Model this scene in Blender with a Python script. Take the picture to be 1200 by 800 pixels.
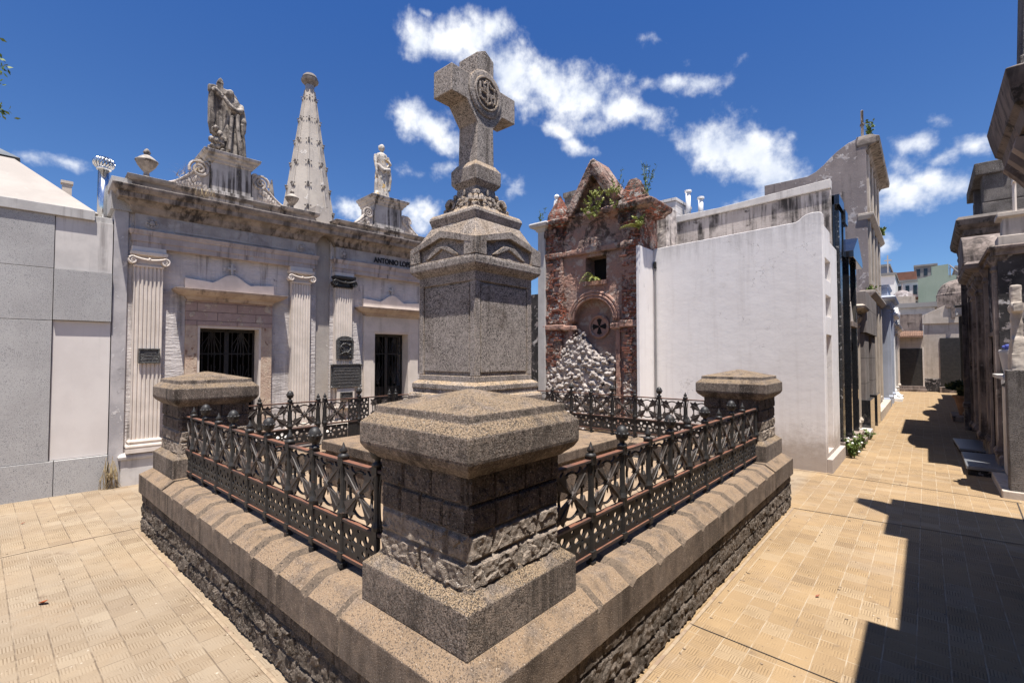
import bpy, bmesh, math, random
from mathutils import Matrix, Vector, noise
R = math.radians
rnd = random.Random(7)
sc = bpy.context.scene
for o in list(bpy.data.objects):
    bpy.data.objects.remove(o)
COL = sc.collection

# ---------------------------------------------------------------- camera
cam = bpy.data.objects.new('camera', bpy.data.cameras.new('camera'))
COL.objects.link(cam)
cam.location = (0, 0, 1.7)
cam.rotation_euler = (R(90 + 1.75), 0, R(41.25))
cam.data.sensor_width = 36
cam.data.lens = 553 / 1200 * 36
cam.data.clip_start = 0.05
cam.data.clip_end = 3000
sc.camera = cam

# ---------------------------------------------------------------- light
SUN_EL, SUN_AZ = 75, -36      # elevation, angle from +X
sv = Vector((math.cos(R(SUN_AZ)) * math.cos(R(SUN_EL)), math.sin(R(SUN_AZ)) * math.cos(R(SUN_EL)), math.sin(R(SUN_EL))))
sl = bpy.data.lights.new('sun', 'SUN')
sl.energy = 5.0
sl.angle = R(0.5)
sl.color = (1.0, 0.955, 0.89)
sun = bpy.data.objects.new('sun', sl)
COL.objects.link(sun)
sun.rotation_euler = sv.to_track_quat('Z', 'Y').to_euler()
sun.location = (5, -4, 20)
sc.view_settings.view_transform = 'Standard'
sc.view_settings.look = 'None'
sc.view_settings.exposure = 0.9
sc.view_settings.gamma = 1
sc.view_settings.use_curve_mapping = False

W = bpy.data.worlds.new('World')
sc.world = W
W.use_nodes = True
wn = W.node_tree
wn.nodes.clear()


def wnode(t, **p):
    n = wn.nodes.new(t)
    for k, v in p.items():
        setattr(n, k, v)
    return n


def wmath(op, a, b=None, c=None, clamp=False):
    n = wnode('ShaderNodeMath', operation=op, use_clamp=clamp)
    for i, q in enumerate((a, b, c)):
        if q is None:
            continue
        if hasattr(q, 'links'):
            wn.links.new(q, n.inputs[i])
        else:
            n.inputs[i].default_value = q
    return n.outputs[0]


def build_world():
    sky = wnode('ShaderNodeTexSky', sky_type='NISHITA', sun_disc=False)
    sky.sun_elevation = R(SUN_EL)
    sky.sun_rotation = math.atan2(sv.x, sv.y)
    sky.altitude = 300
    sky.air_density = 0.85
    sky.dust_density = 0.25
    sky.ozone_density = 4.0
    tint = wnode('ShaderNodeMix', data_type='RGBA', blend_type='MULTIPLY')
    tint.inputs[0].default_value = 1
    wn.links.new(sky.outputs[0], tint.inputs[6])
    tc = wnode('ShaderNodeTexCoord')
    sep = wnode('ShaderNodeSeparateXYZ')
    wn.links.new(tc.outputs['Generated'], sep.inputs[0])
    az = wmath('ARCTAN2', sep.outputs[0], sep.outputs[1])
    el = wmath('ARCSINE', sep.outputs[2])
    tr = wnode('ShaderNodeValToRGB')     # deeper blue overhead, paler toward the horizon
    tr.color_ramp.elements[0].position = 0.02
    tr.color_ramp.elements[0].color = (.84, 1.0, 1.12, 1)
    tr.color_ramp.elements[1].position = 0.62
    tr.color_ramp.elements[1].color = (.50, .89, 1.42, 1)
    wn.links.new(el, tr.inputs[0])
    wn.links.new(tr.outputs[0], tint.inputs[7])
    cb = wnode('ShaderNodeCombineXYZ')
    wn.links.new(az, cb.inputs[0])
    wn.links.new(el, cb.inputs[1])
    v = cb.outputs[0]
    # wobble the cloud outlines
    nz = wnode('ShaderNodeTexNoise')
    nz.inputs['Scale'].default_value = 14
    nz.inputs['Detail'].default_value = 8
    nz.inputs['Roughness'].default_value = 0.59
    wn.links.new(v, nz.inputs['Vector'])
    nb = wnode('ShaderNodeTexNoise')
    nb.inputs['Scale'].default_value = 5
    nb.inputs['Detail'].default_value = 4
    wn.links.new(v, nb.inputs['Vector'])
    CL = [(-0.917, 0.588, 0.043, 0.03, -0.32, 1), (-0.866, 0.587, 0.073, 0.02, 0.05, 1), (-0.806, 0.599, 0.074, 0.034, 0.02, 1), (-0.761, 0.615, 0.041, 0.026, 0.01, 1), (-0.729, 0.548, 0.096, 0.049, -0.43, 1.1), (-0.647, 0.524, 0.081, 0.038, -0.32, 1), (-0.574, 0.506, 0.089, 0.04, -0.22, 1), (-0.503, 0.478, 0.078, 0.024, -0.32, 0.9), (-0.451, 0.467, 0.037, 0.012, -0.12, 0.8), (-0.894, 0.452, 0.062, 0.035, -0.32, 1), (-0.848, 0.429, 0.039, 0.029, -0.26, 0.9), (-0.862, 0.377, 0.032, 0.014, 0.27, 0.8), (-0.618, 0.446, 0.032, 0.012, -0.41, 0.7), (-0.578, 0.418, 0.043, 0.012, -0.43, 0.6), (-0.556, 0.453, 0.044, 0.018, -0.07, 0.7), (-0.698, 0.595, 0.014, 0.01, -0.62, 0.6), (-0.906, 0.63, 0.014, 0.005, -0.16, 0.5), (-0.384, 0.508, 0.045, 0.015, -0.09, 0.8), (-0.327, 0.497, 0.043, 0.014, -0.06, 0.8), (-0.354, 0.533, 0.011, 0.009, -0.17, 0.4), (-0.411, 0.576, 0.027, 0.009, -0.28, 0.4), (-0.266, 0.524, 0.012, 0.009, 0.27, 0.3), (-0.306, 0.39, 0.059, 0.037, -0.32, 1.2), (-0.253, 0.37, 0.076, 0.042, -0.58, 1.3), (-0.211, 0.326, 0.059, 0.036, -0.67, 1.2), (-0.176, 0.383, 0.014, 0.008, -0.53, 0.5), (-0.247, 0.292, 0.039, 0.019, 0.23, 0.8), (-0.004, 0.326, 0.032, 0.018, -0.26, 0.6), (-0.015, 0.3, 0.035, 0.019, -0.61, 0.6), (0.021, 0.266, 0.042, 0.022, -0.43, 0.9), (-0.021, 0.262, 0.044, 0.026, -0.41, 0.9), (-0.043, 0.247, 0.031, 0.027, -0.19, 0.8), (0.026, 0.302, 0.028, 0.015, 0.18, 0.6), (0.06, 0.311, 0.025, 0.015, -0.07, 0.6), (0.023, 0.358, 0.019, 0.008, -0.79, 0.4), (0.05, 0.259, 0.027, 0.023, 0.23, 0.8), (-0.05, 0.179, 0.02, 0.017, -0.88, 0.6), (-1.527, 0.288, 0.037, 0.01, 0.16, 0.6), (-1.485, 0.291, 0.025, 0.008, -0.15, 0.5), (-1.54, 0.285, 0.014, 0.009, 0.28, 0.6), (-1.062, 0.295, 0.042, 0.019, -0.08, 0.7), (-1.021, 0.283, 0.036, 0.017, -0.27, 0.6), (-0.921, 0.29, 0.038, 0.027, -0.29, 0.8), (-0.72, 0.337, 0.029, 0.03, -0.0, 0.5), (-0.94, 0.369, 0.052, 0.01, -0.09, 0.3)]
    r2 = random.Random(3)
    for k in range(26):      # the rest of the sky, out of this view
        CL.append((r2.uniform(0.5, 4.4), r2.uniform(0.25, 0.9), r2.uniform(.05, .2), r2.uniform(.03, .07), r2.uniform(-.3, .3), 1))
    best = None
    for (a, e, ra, re, rot, w) in CL:
        if a > math.pi:
            a -= 2 * math.pi
        mp = wnode('ShaderNodeMapping', vector_type='TEXTURE')
        mp.inputs['Location'].default_value = (a, e, 0)
        mp.inputs['Rotation'].default_value = (0, 0, rot)
        mp.inputs['Scale'].default_value = (ra * 1.45, re * 1.55, 1)
        wn.links.new(v, mp.inputs['Vector'])
        ln = wnode('ShaderNodeVectorMath', operation='LENGTH')
        wn.links.new(mp.outputs[0], ln.inputs[0])
        d = wmath('SUBTRACT', 1.0, ln.outputs['Value'])
        d = wmath('MULTIPLY', d, w)
        best = d if best is None else wmath('SMOOTH_MAX', best, d, 0.12)
    dens = wmath('MULTIPLY_ADD', wmath('SUBTRACT', nz.outputs[0], 0.5), 2.3, wmath('SUBTRACT', best, 0.14))
    mr = wnode('ShaderNodeMapRange', interpolation_type='SMOOTHSTEP')
    wn.links.new(dens, mr.inputs[0])
    mr.inputs[1].default_value = -0.08
    mr.inputs[2].default_value = 0.8
    body = wmath('MULTIPLY_ADD', nz.outputs[0], 1.1, wmath('MULTIPLY_ADD', dens, -0.10, wmath('MULTIPLY', nb.outputs[0], 0.6)))
    cr = wnode('ShaderNodeValToRGB')
    cr.color_ramp.elements[0].position = 0.62
    cr.color_ramp.elements[0].color = (6.6, 7.3, 8.7, 1)
    cr.color_ramp.elements[1].position = 0.92
    cr.color_ramp.elements[1].color = (10.4, 10.6, 10.9, 1)
    wn.links.new(body, cr.inputs[0])
    mx = wnode('ShaderNodeMix', data_type='RGBA')
    wn.links.new(mr.outputs[0], mx.inputs[0])
    wn.links.new(tint.outputs[2], mx.inputs[6])
    wn.links.new(cr.outputs[0], mx.inputs[7])
    bg = wnode('ShaderNodeBackground')
    bg.inputs['Strength'].default_value = 0.058
    wn.links.new(mx.outputs[2], bg.inputs['Color'])
    out = wnode('ShaderNodeOutputWorld')
    wn.links.new(bg.outputs[0], out.inputs['Surface'])


build_world()


# ---------------------------------------------------------------- materials
class Mt:
    def __init__(s, name, rough=0.85, metal=0.0, spec=0.3):
        s.m = bpy.data.materials.new(name)
        s.m.use_nodes = True
        s.nt = s.m.node_tree
        s.b = s.nt.nodes['Principled BSDF']
        s.b.inputs['Roughness'].default_value = rough
        s.b.inputs['Metallic'].default_value = metal
        s.b.inputs['Specular IOR Level'].default_value = spec
        g = s.nt.nodes.new('ShaderNodeNewGeometry')
        s.pos = g.outputs['Position']
        s.nor = g.outputs['Normal']
        s._sep = None

    def n(s, t, ins=None, **p):
        k = s.nt.nodes.new(t)
        for a, v in p.items():
            setattr(k, a, v)
        for a, v in (ins or {}).items():
            if v is None:
                continue
            if hasattr(v, 'links'):
                s.nt.links.new(v, k.inputs[a])
            else:
                k.inputs[a].default_value = v
        return k

    def noise(s, scale, detail=5, rough=0.6, vec=None, dist=0):
        return s.n('ShaderNodeTexNoise', {'Vector': vec or s.pos, 'Scale': scale, 'Detail': detail, 'Roughness': rough, 'Distortion': dist}).outputs[0]

    def vor(s, scale, vec=None, feature='F1'):
        return s.n('ShaderNodeTexVoronoi', {'Vector': vec or s.pos, 'Scale': scale}, feature=feature)

    def math(s, op, a, b=None, c=None, clamp=False):
        k = s.n('ShaderNodeMath', operation=op, use_clamp=clamp)
        for i, q in enumerate((a, b, c)):
            if q is None:
                continue
            if hasattr(q, 'links'):
                s.nt.links.new(q, k.inputs[i])
            else:
                k.inputs[i].default_value = q
        return k.outputs[0]

    def rng(s, v, a, b, c=0.0, d=1.0, smooth=True):
        k = s.n('ShaderNodeMapRange', {0: v, 1: a, 2: b, 3: c, 4: d}, interpolation_type='SMOOTHSTEP' if smooth else 'LINEAR')
        return k.outputs[0]

    def mix(s, f, a, b, mode='MIX'):
        k = s.n('ShaderNodeMix', data_type='RGBA', blend_type=mode)
        for i, q in ((0, f), (6, a), (7, b)):
            if hasattr(q, 'links'):
                s.nt.links.new(q, k.inputs[i])
            elif i == 0:
                k.inputs[0].default_value = q
            else:
                k.inputs[i].default_value = (*q[:3], 1)
        return k.outputs[2]

    def map(s, scale=(1, 1, 1), rot=(0, 0, 0), loc=(0, 0, 0), vec=None):
        return s.n('ShaderNodeMapping', {'Vector': vec or s.pos, 'Scale': scale, 'Rotation': rot, 'Location': loc}).outputs[0]

    def sep(s, v=None):
        return s.n('ShaderNodeSeparateXYZ', {0: v or s.pos}).outputs

    def comb(s, x, y, z):
        return s.n('ShaderNodeCombineXYZ', {0: x, 1: y, 2: z}).outputs[0]

    def wallvec(s):
        p = s.sep()
        return s.comb(s.math('ADD', p[0], p[1]), p[2], 0.0)

    def bump(s, h, st=0.3, dist=0.01, base=None):
        k = s.n('ShaderNodeBump', {'Height': h, 'Strength': st, 'Distance': dist, 'Normal': base})
        return k.outputs[0]

    def fin(s, col=None, bump=None, rough=None):
        if col is not None:
            if hasattr(col, 'links'):
                s.nt.links.new(col, s.b.inputs['Base Color'])
            else:
                s.b.inputs['Base Color'].default_value = (*col[:3], 1)
        if bump is not None:
            s.nt.links.new(bump, s.b.inputs['Normal'])
        if rough is not None:
            s.nt.links.new(rough, s.b.inputs['Roughness'])
        return s.m


def stone(name, c1, c2, sc1=3, speck=None, streak=None, patch=None, top=None, grime=None, bst=0.3, bsc=60, bdist=0.004, rough=0.9, joints=None, spec=0.25, brush=0.0, edge=None):
    """weathered masonry: two tones, speckle, rain streaks, patches, tanned upper faces"""
    m = Mt(name, rough, spec=spec)
    col = m.mix(m.rng(m.noise(sc1, 6, .62), .36, .64), c1, c2)
    h = m.noise(bsc, 4, .7)
    if grime:          # (colour, scale, lo, hi) large soft dirt
        col = m.mix(m.rng(m.noise(grime[1], 7, .7, dist=.4), grime[2], grime[3]), col, grime[0])
    if streak:         # (colour, lo, hi)
        v = m.map((9, 9, .55))
        k = m.math('MULTIPLY', m.rng(m.noise(1.0, 6, .65, v), streak[1], streak[2]), m.rng(m.noise(2.2, 4, .6), .35, .6))
        col = m.mix(k, col, streak[0])
    if patch:          # list of (colour, scale, lo, hi)
        for q in patch:
            f = m.rng(m.noise(q[1], 7, .68, dist=.2), q[2], q[3])
            col = m.mix(f, col, q[0])
            h = m.math('MULTIPLY_ADD', f, .8, h)
    if top:            # (colour, amount)
        nz = m.sep(m.nor)[2]
        f = m.math('MULTIPLY', m.rng(nz, .25, .75), top[1])
        f = m.math('MULTIPLY', f, m.rng(m.noise(6, 5, .7), .3, .55))
        col = m.mix(f, col, top[0])
    if edge:           # (colour, radius) worn arrises
        bv = m.n('ShaderNodeBevel', {'Radius': edge[1]}, samples=4).outputs[0]
        dt = m.n('ShaderNodeVectorMath', {0: bv, 1: m.nor}, operation='DOT_PRODUCT').outputs['Value']
        f = m.math('MULTIPLY', m.rng(dt, .985, .80, 0, .85), m.rng(m.noise(14, 5, .7), .35, .6))
        col = m.mix(f, col, edge[0])
    film = m.rng(m.noise(3.1, 5, .65), .36, .62, .55, 1.0) if speck else None
    if speck:          # list of (colour, scale, lo, hi)
        for q in speck:
            f = m.math('MULTIPLY', m.rng(m.noise(q[1], 2, .55), q[2], q[3]), film)
            col = m.mix(f, col, q[0])
            h = m.math('MULTIPLY_ADD', f, -.6, h)
    if joints:         # (brick width, row height, mortar, colour, strength)
        br = m.n('ShaderNodeTexBrick', {'Vector': m.wallvec(), 'Scale': 1.0, 'Brick Width': joints[0], 'Row Height': joints[1], 'Mortar Size': joints[2], 'Mortar Smooth': .2, 'Color1': (0, 0, 0, 1), 'Color2': (0, 0, 0, 1), 'Mortar': (1, 1, 1, 1)})
        f = m.math('MULTIPLY', br.outputs['Fac'], joints[4])
        col = m.mix(f, col, joints[3])
        h = m.math('MULTIPLY_ADD', br.outputs['Fac'], -1.2, h)
    if brush:          # diagonal trowel strokes
        b_ = m.noise(1.0, 4, .6, m.map((5, 5, 34), (R(24), R(24), 0)))
        h = m.math('MULTIPLY_ADD', b_, brush * 2.5, h)
        col = m.mix(m.math('MULTIPLY', m.rng(b_, .55, .75), brush * .45), col, tuple(v * .6 for v in c2))
    return m.fin(col, m.bump(h, bst, bdist))



def white_plaster():
    """painted render: trowel waves, faint streaks, cracks, damp dirty foot"""
    m = Mt('white_plaster', .85, spec=.25)
    z = m.sep()[2]
    col = m.mix(m.rng(m.noise(.8, 5, .6), .35, .65), (.80, .76, .735), (.75, .705, .675))
    v = m.map((7, 7, .4))
    col = m.mix(m.math('MULTIPLY', m.rng(m.noise(1.0, 6, .7, v), .5, .75), .3), col, (.52, .47, .43))
    col = m.mix(m.math('MULTIPLY', m.rng(m.noise(2.2, 6, .7, dist=.4), .58, .72), .4), col, (.58, .53, .49))
    top = m.math('MULTIPLY', m.rng(m.math('ADD', z, m.math('MULTIPLY', m.noise(3, 5, .7, m.map((3, 3, .3))), 1.6)), 4.1, 4.9), .6)
    col = m.mix(top, col, (.36, .33, .31))
    foot = m.rng(m.math('ADD', z, m.math('MULTIPLY', m.noise(4, 6, .75), -.9)), .28, -.28)
    col = m.mix(m.math('MULTIPLY', foot, .75), col, (.30, .235, .185))
    ck = m.vor(1.3, vec=m.n('ShaderNodeVectorMath', {0: m.map((1, 1, .8)), 1: m.n('ShaderNodeTexNoise', {'Vector': m.pos, 'Scale': 3.0, 'Detail': 6}).outputs[1]}, operation='ADD').outputs[0], feature='DISTANCE_TO_EDGE').outputs['Distance']
    cf = m.math('MULTIPLY', m.rng(ck, .006, .0, 0, 1), m.rng(m.noise(.9, 3, .5), .54, .62))
    col = m.mix(m.math('MULTIPLY', cf, .7), col, (.3, .27, .25))
    h = m.math('MULTIPLY_ADD', m.noise(4.5, 6, .6, m.map((1, 1, 1.2))), .9, m.math('MULTIPLY', m.noise(60, 3, .6), .12))
    h = m.math('MULTIPLY_ADD', cf, -.3, h)
    return m.fin(col, m.bump(h, .32, .014))


M = {}
SPK = (0.028, 0.024, 0.022)
M['granite'] = stone('granite_speckled', (0.34, 0.27, 0.22), (0.19, 0.155, 0.13), 34, streak=((.07, .055, .045), .44, .62), edge=((.42, .33, .25), .014), top=((0.34, 0.245, 0.155), .9),
                     speck=[((.075, .06, .05), 150, .50, .66), ((.60, .53, .46), 130, .58, .70), (SPK, 260, .54, .68), ((.09, .07, .06), 60, .56, .72)],
                     grime=((.14, .11, .09), 3.2, .5, .75), bst=1.0, bsc=170, bdist=.006)
M['granite_grey'] = stone('granite_grey_speckled', (0.44, 0.38, 0.335), (0.29, 0.25, 0.22), 30, edge=((.50, .38, .26), .02), top=((0.46, 0.33, 0.205), .95),
                          speck=[((.05, .042, .038), 78, .525, .60), ((.06, .05, .045), 150, .54, .64), ((.60, .53, .48), 110, .60, .7)], streak=((.10, .08, .065), .5, .72),
                          grime=((.16, .125, .1), 3, .52, .72), bst=.8, bsc=120, bdist=.006)
M['rock'] = stone('rock_faced_masonry', (0.37, 0.30, 0.24), (0.24, 0.195, 0.16), 22, speck=[((.07, .055, .045), 120, .52, .68), ((.58, .51, .44), 120, .57, .68)],
                  grime=((.12, .095, .075), 3.5, .5, .7), bst=1.0, bsc=120, bdist=.012)
M['rock_base'] = stone('dark_rock_faced_base', (0.20, 0.16, 0.128), (0.11, 0.088, 0.07), 22, speck=[((.05, .04, .033), 120, .5, .66), ((.38, .32, .27), 130, .58, .68)], grime=((.05, .04, .032), 2.6, .46, .66), bst=1.0, bsc=120, bdist=.012)
M['rock_dark'] = stone('shade_darkened_masonry', (0.13, 0.10, 0.082), (0.07, 0.055, 0.046), 18, speck=[((.30, .25, .21), 110, .55, .68), (SPK, 90, .52, .66)], streak=((.3, .25, .21), .6, .75),
                       bst=.9, bsc=80, bdist=.008)  # dark tone puts the cap's shadow into the upper pier courses
M['coping'] = stone('coping_stone', (0.225, 0.17, 0.13), (0.12, 0.092, 0.073), 15, edge=((.38, .29, .2), .012), top=((0.29, 0.20, 0.125), .8), streak=((.06, .045, .035), .42, .60),
                    speck=[((.1, .075, .06), 130, .52, .70), ((.52, .42, .33), 150, .58, .72)], grime=((.16, .125, .1), 4.5, .46, .60), bst=.9, bsc=140, bdist=.006)
M['coping_joint'] = stone('coping_joint_mortar', (0.145, 0.108, 0.078), (0.095, 0.072, 0.054), 14, speck=[((.3, .22, .16), 120, .55, .7), (SPK, 90, .58, .7)], bst=.9)
M['floor_slab'] = stone('brown_floor_stone', (0.33, 0.24, 0.16), (0.25, 0.18, 0.12), 3, grime=((.16, .12, .09), 3, .55, .75), joints=(.6, .6, .012, (.1, .08, .06), .8), bst=.4)
M['black_soil'] = stone('blackened_bedding', (0.018, 0.016, 0.014), (0.04, 0.034, 0.03), 8, bst=.6)

M['plaster_pale'] = stone('weathered_pale_plaster', (0.60, 0.55, 0.52), (0.49, 0.45, 0.43), 2.5, streak=((.22, .195, .18), .49, .68), grime=((.36, .325, .305), 1.6, .5, .72),
                          patch=[((.60, .54, .5), 9, .62, .66), ((.27, .235, .21), 4, .66, .72)], bst=.6, bsc=26, bdist=.012, brush=.8)
M['stone_cream'] = stone('cream_stone', (0.68, 0.60, 0.53), (0.58, 0.51, 0.445), 4, streak=((.4, .33, .27), .55, .8), top=((.5, .43, .35), .5), bst=.3, bsc=50)
M['stone_stained'] = stone('stained_cornice_stone', (0.33, 0.28, 0.245), (0.19, 0.162, 0.142), 6, streak=((.05, .042, .038), .44, .60), grime=((.20, .15, .115), 2.2, .5, .7),
                           top=((.5, .43, .37), .9), bst=.5, bsc=40, bdist=.008)
M['stone_grey'] = stone('grey_frieze_stone', (0.42, 0.385, 0.36), (0.32, 0.29, 0.275), 4, streak=((.14, .12, .12), .52, .75), grime=((.24, .21, .2), 3, .5, .7), bst=.4, bsc=45)
M['parapet'] = stone('sooty_parapet_stone', (0.28, 0.24, 0.215), (0.17, 0.15, 0.135), 3, streak=((.045, .038, .035), .42, .6), top=((.56, .50, .44), .9), grime=((.12, .105, .1), 4, .52, .68), bst=.5)
M['lintel_pink'] = stone('flaking_pink_plaster', (0.42, 0.31, 0.27), (0.34, 0.245, 0.215), 5, patch=[((.5, .41, .33), 7, .56, .6), ((.12, .09, .08), 11, .66, .7)],
                         joints=(.55, .13, .006, (.14, .1, .09), .7), bst=.7, bsc=30, bdist=.012)
M['jamb_rough'] = stone('bare_rough_jamb', (0.56, 0.44, 0.33), (0.46, 0.33, 0.25), 8, patch=[((.36, .2, .14), 12, .6, .64)], bst=.9, bsc=40, bdist=.02)
M['plaster_panel'] = stone('white_panel_plaster', (.66, .61, .57), (.6, .55, .515), 1.5, streak=((.48, .44, .41), .55, .8), bst=.15)
M['slab_grey'] = stone('smooth_grey_slab', (0.42, 0.405, 0.39), (0.345, 0.33, 0.32), 1.2, speck=[((.17, .17, .175), 120, .55, .63), ((.5, .5, .5), 130, .6, .68)], streak=((.28, .26, .25), .6, .85), bst=.2, bsc=140, bdist=.002)
M['marble_white'] = stone('greying_white_marble', (0.58, 0.54, 0.505), (0.46, 0.43, 0.405), 2, streak=((.26, .235, .22), .5, .72), bst=.12, bsc=30, rough=.6)
M['plaster_white'] = white_plaster()
M['roof_cream'] = stone('cream_roof_felt', (0.36, 0.325, 0.29), (0.32, 0.285, 0.255), 2, streak=((.5, .45, .4), .6, .85), bst=.2)
M['concrete_stain'] = stone('black_streaked_render', (0.50, 0.445, 0.41), (0.38, 0.33, 0.30), 1.6, streak=((.05, .043, .04), .42, .60), grime=((.13, .11, .1), 1.4, .52, .66),
                            patch=[((.085, .07, .065), 2.6, .58, .66)], bst=.5, bsc=30, bdist=.01)
M['tower'] = stone('grey_brown_tower_render', (0.27, 0.23, 0.22), (0.2, 0.17, 0.165), 1.0, patch=[((.42, .38, .37), 2.3, .55, .60), ((.5, .47, .46), 6, .63, .66)],
                   streak=((.07, .06, .055), .52, .72), bst=.5, bsc=20, bdist=.01)
M['granite_dark'] = stone('black_mottled_granite', (0.03, 0.03, 0.032), (0.012, 0.012, 0.013), 20, speck=[((.3, .29, .28), 18, .6, .66)], bst=.1, rough=.18, spec=.6)
M['granite_black'] = stone('polished_black_granite', (0.016, 0.017, 0.02), (0.022, 0.023, 0.027), 6, bst=.02, rough=.07, spec=.7)
M['concrete_mid'] = stone('brownish_grey_concrete', (0.27, 0.235, 0.22), (0.2, 0.175, 0.165), 2, streak=((.09, .08, .075), .5, .75), joints=(1.1, .55, .008, (.08, .07, .065), .8), bst=.3)
M['facade_shade'] = stone('old_facade_plaster', (0.30, 0.24, 0.205), (0.2, 0.16, 0.14), 2.5, streak=((.05, .04, .035), .44, .64), grime=((.09, .07, .06), 2.2, .48, .66), patch=[((.33, .28, .24), 5, .6, .68)], bst=.6, bsc=35, bdist=.01)  # weathered plaster, darkened to carry the shade of the alley's right row
M['facade_black'] = stone('black_mould_facade', (0.05, 0.045, 0.045), (0.025, 0.023, 0.023), 3, patch=[((.42, .39, .37), 3.4, .56, .61), ((.24, .21, .2), 8, .55, .62)], bst=.6, bsc=40, bdist=.01)
M['granite_rough_grey'] = stone('rough_grey_render', (0.22, 0.195, 0.18), (0.13, 0.115, 0.105), 4, speck=[((.07, .06, .055), 80, .5, .66), ((.34, .31, .29), 90, .56, .68)], streak=((.05, .042, .038), .46, .64), bst=1., bsc=70, bdist=.015)
M['pale_blue'] = stone('pale_blue_render', (0.42, 0.45, 0.53), (0.36, 0.39, 0.46), 2, streak=((.25, .26, .3), .55, .8), bst=.2)
M['pale_beige'] = stone('beige_tomb_render', (0.52, 0.45, 0.38), (0.42, 0.36, 0.3), 2.5, streak=((.2, .165, .14), .5, .75), bst=.35)
M['grey_side'] = stone('pale_grey_post', (0.46, 0.44, 0.42), (0.38, 0.36, 0.345), 3, streak=((.22, .2, .19), .5, .75), bst=.3)
M['statue'] = stone('statue_marble', (0.33, 0.285, 0.245), (0.18, 0.155, 0.135), 9, streak=((.06, .05, .046), .46, .6), top=((.50, .45, .39), .6), patch=[((.075, .063, .057), 8, .52, .62)], bst=.5, bsc=40, bdist=.01)
M['statue_lichen'] = stone('statue_lichen_marble', (0.50, 0.46, 0.41), (0.34, 0.30, 0.27), 8, patch=[((.5, .32, .1), 7, .6, .66), ((.10, .085, .08), 9, .57, .64)], bst=.5, bsc=40, bdist=.01)
M['spire'] = stone('spire_render', (0.42, 0.375, 0.33), (0.35, 0.31, 0.275), 3, streak=((.26, .235, .22), .5, .75), patch=[((.54, .5, .46), 6, .6, .66)], bst=.4, bsc=25, bdist=.01)
M['ornament_dark'] = stone('dirty_crocket_stone', (0.2, 0.18, 0.165), (0.12, 0.105, 0.1), 12, bst=.5)
M['rubble'] = stone('whitewashed_rubble', (0.54, 0.48, 0.44), (0.34, 0.29, 0.255), 12, patch=[((.24, .175, .14), 9, .55, .63), ((.68, .64, .61), 8, .57, .62)], bst=.9, bsc=45, bdist=.02)
M['void'] = Mt('dark_interior', .95).fin((0.01, 0.009, 0.009))
M['iron'] = stone('cast_iron', (0.019, 0.018, 0.018), (0.030, 0.027, 0.025), 30, patch=[((.10, .05, .03), 26, .6, .68)], bst=.4, bsc=120, bdist=.003, rough=.5, spec=.4)
M['iron_star'] = stone('worn_cast_iron', (0.045, 0.038, 0.034), (0.075, 0.06, 0.052), 24, patch=[((.15, .085, .055), 20, .56, .66)], bst=.5, bsc=110, bdist=.003, rough=.6, spec=.45)
M['rust'] = stone('rusty_rail', (0.05, 0.04, 0.038), (0.075, 0.05, 0.042), 18, top=((.20, .085, .05), .9), bst=.5, bsc=90, bdist=.003, rough=.7)
M['bronze'] = stone('dark_bronze', (0.04, 0.038, 0.036), (0.065, 0.06, 0.056), 22, bst=1., bsc=34, bdist=.02, rough=.42, spec=.6)
M['chrome'] = Mt('galvanised_metal', .22, 1.0).fin((.72, .74, .76))
M['metal_grey'] = stone('grey_sheet', (.12, .13, .14), (.16, .17, .18), 4, bst=.1, rough=.5)
M['slab_polished'] = stone('polished_grey_slab', (.15, .155, .165), (.19, .195, .205), 5, bst=.1, rough=.3, spec=.6)
M['terracotta'] = stone('terracotta', (.22, .13, .09), (.15, .09, .065), 6, grime=((.15, .1, .08), 8, .5, .7), bst=.4)
M['rust_red'] = stone('rust_red_paint', (.2, .055, .035), (.14, .04, .03), 5, bst=.2)
M['letter_black'] = Mt('black_lettering', .5).fin((.015, .013, .013))
M['paint_white'] = stone('white_paint', (.78, .77, .76), (.72, .71, .7), 3, bst=.1)
M['paint_bluegrey'] = stone('blue_grey_paint', (.22, .24, .29), (.19, .21, .26), 1, bst=.1)
M['paint_green'] = stone('grey_green_render', (.235, .29, .25), (.2, .255, .215), .3, streak=((.15, .18, .155), .55, .8), bst=.1)
M['brick_far'] = stone('orange_brick_far', (.26, .12, .08), (.2, .1, .07), 2, bst=.1)
M['concrete_far'] = stone('grey_concrete_far', (.26, .25, .245), (.2, .195, .19), .6, bst=.1)
M['glass_dark'] = Mt('dark_glass', .12, spec=.6).fin((.02, .025, .03))
M['gate_dark'] = stone('black_gate_paint', (.02, .019, .019), (.035, .032, .03), 10, bst=.3, rough=.45, spec=.5)
M['petal'] = Mt('blue_flower', .6).fin((.06, .08, .3))


M['stone_shade'] = stone('shaded_weathered_cornice', (0.17, 0.135, 0.115), (0.10, 0.08, 0.07), 3, streak=((.03, .025, .022), .42, .6), grime=((.26, .18, .12), 2.6, .55, .68), top=((.17, .15, .135), .9), patch=[((.04, .034, .03), 5, .55, .62)], bst=.6)  # darker version of the stained cornice stone, with right-row shade in its colour


def leaf_mat(name, c1, c2):
    m = Mt(name, .6, spec=.3)
    col = m.mix(m.rng(m.noise(14, 3, .6), .35, .65), c1, c2)
    m.b.inputs['Subsurface Weight'].default_value = 0
    return m.fin(col)


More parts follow.
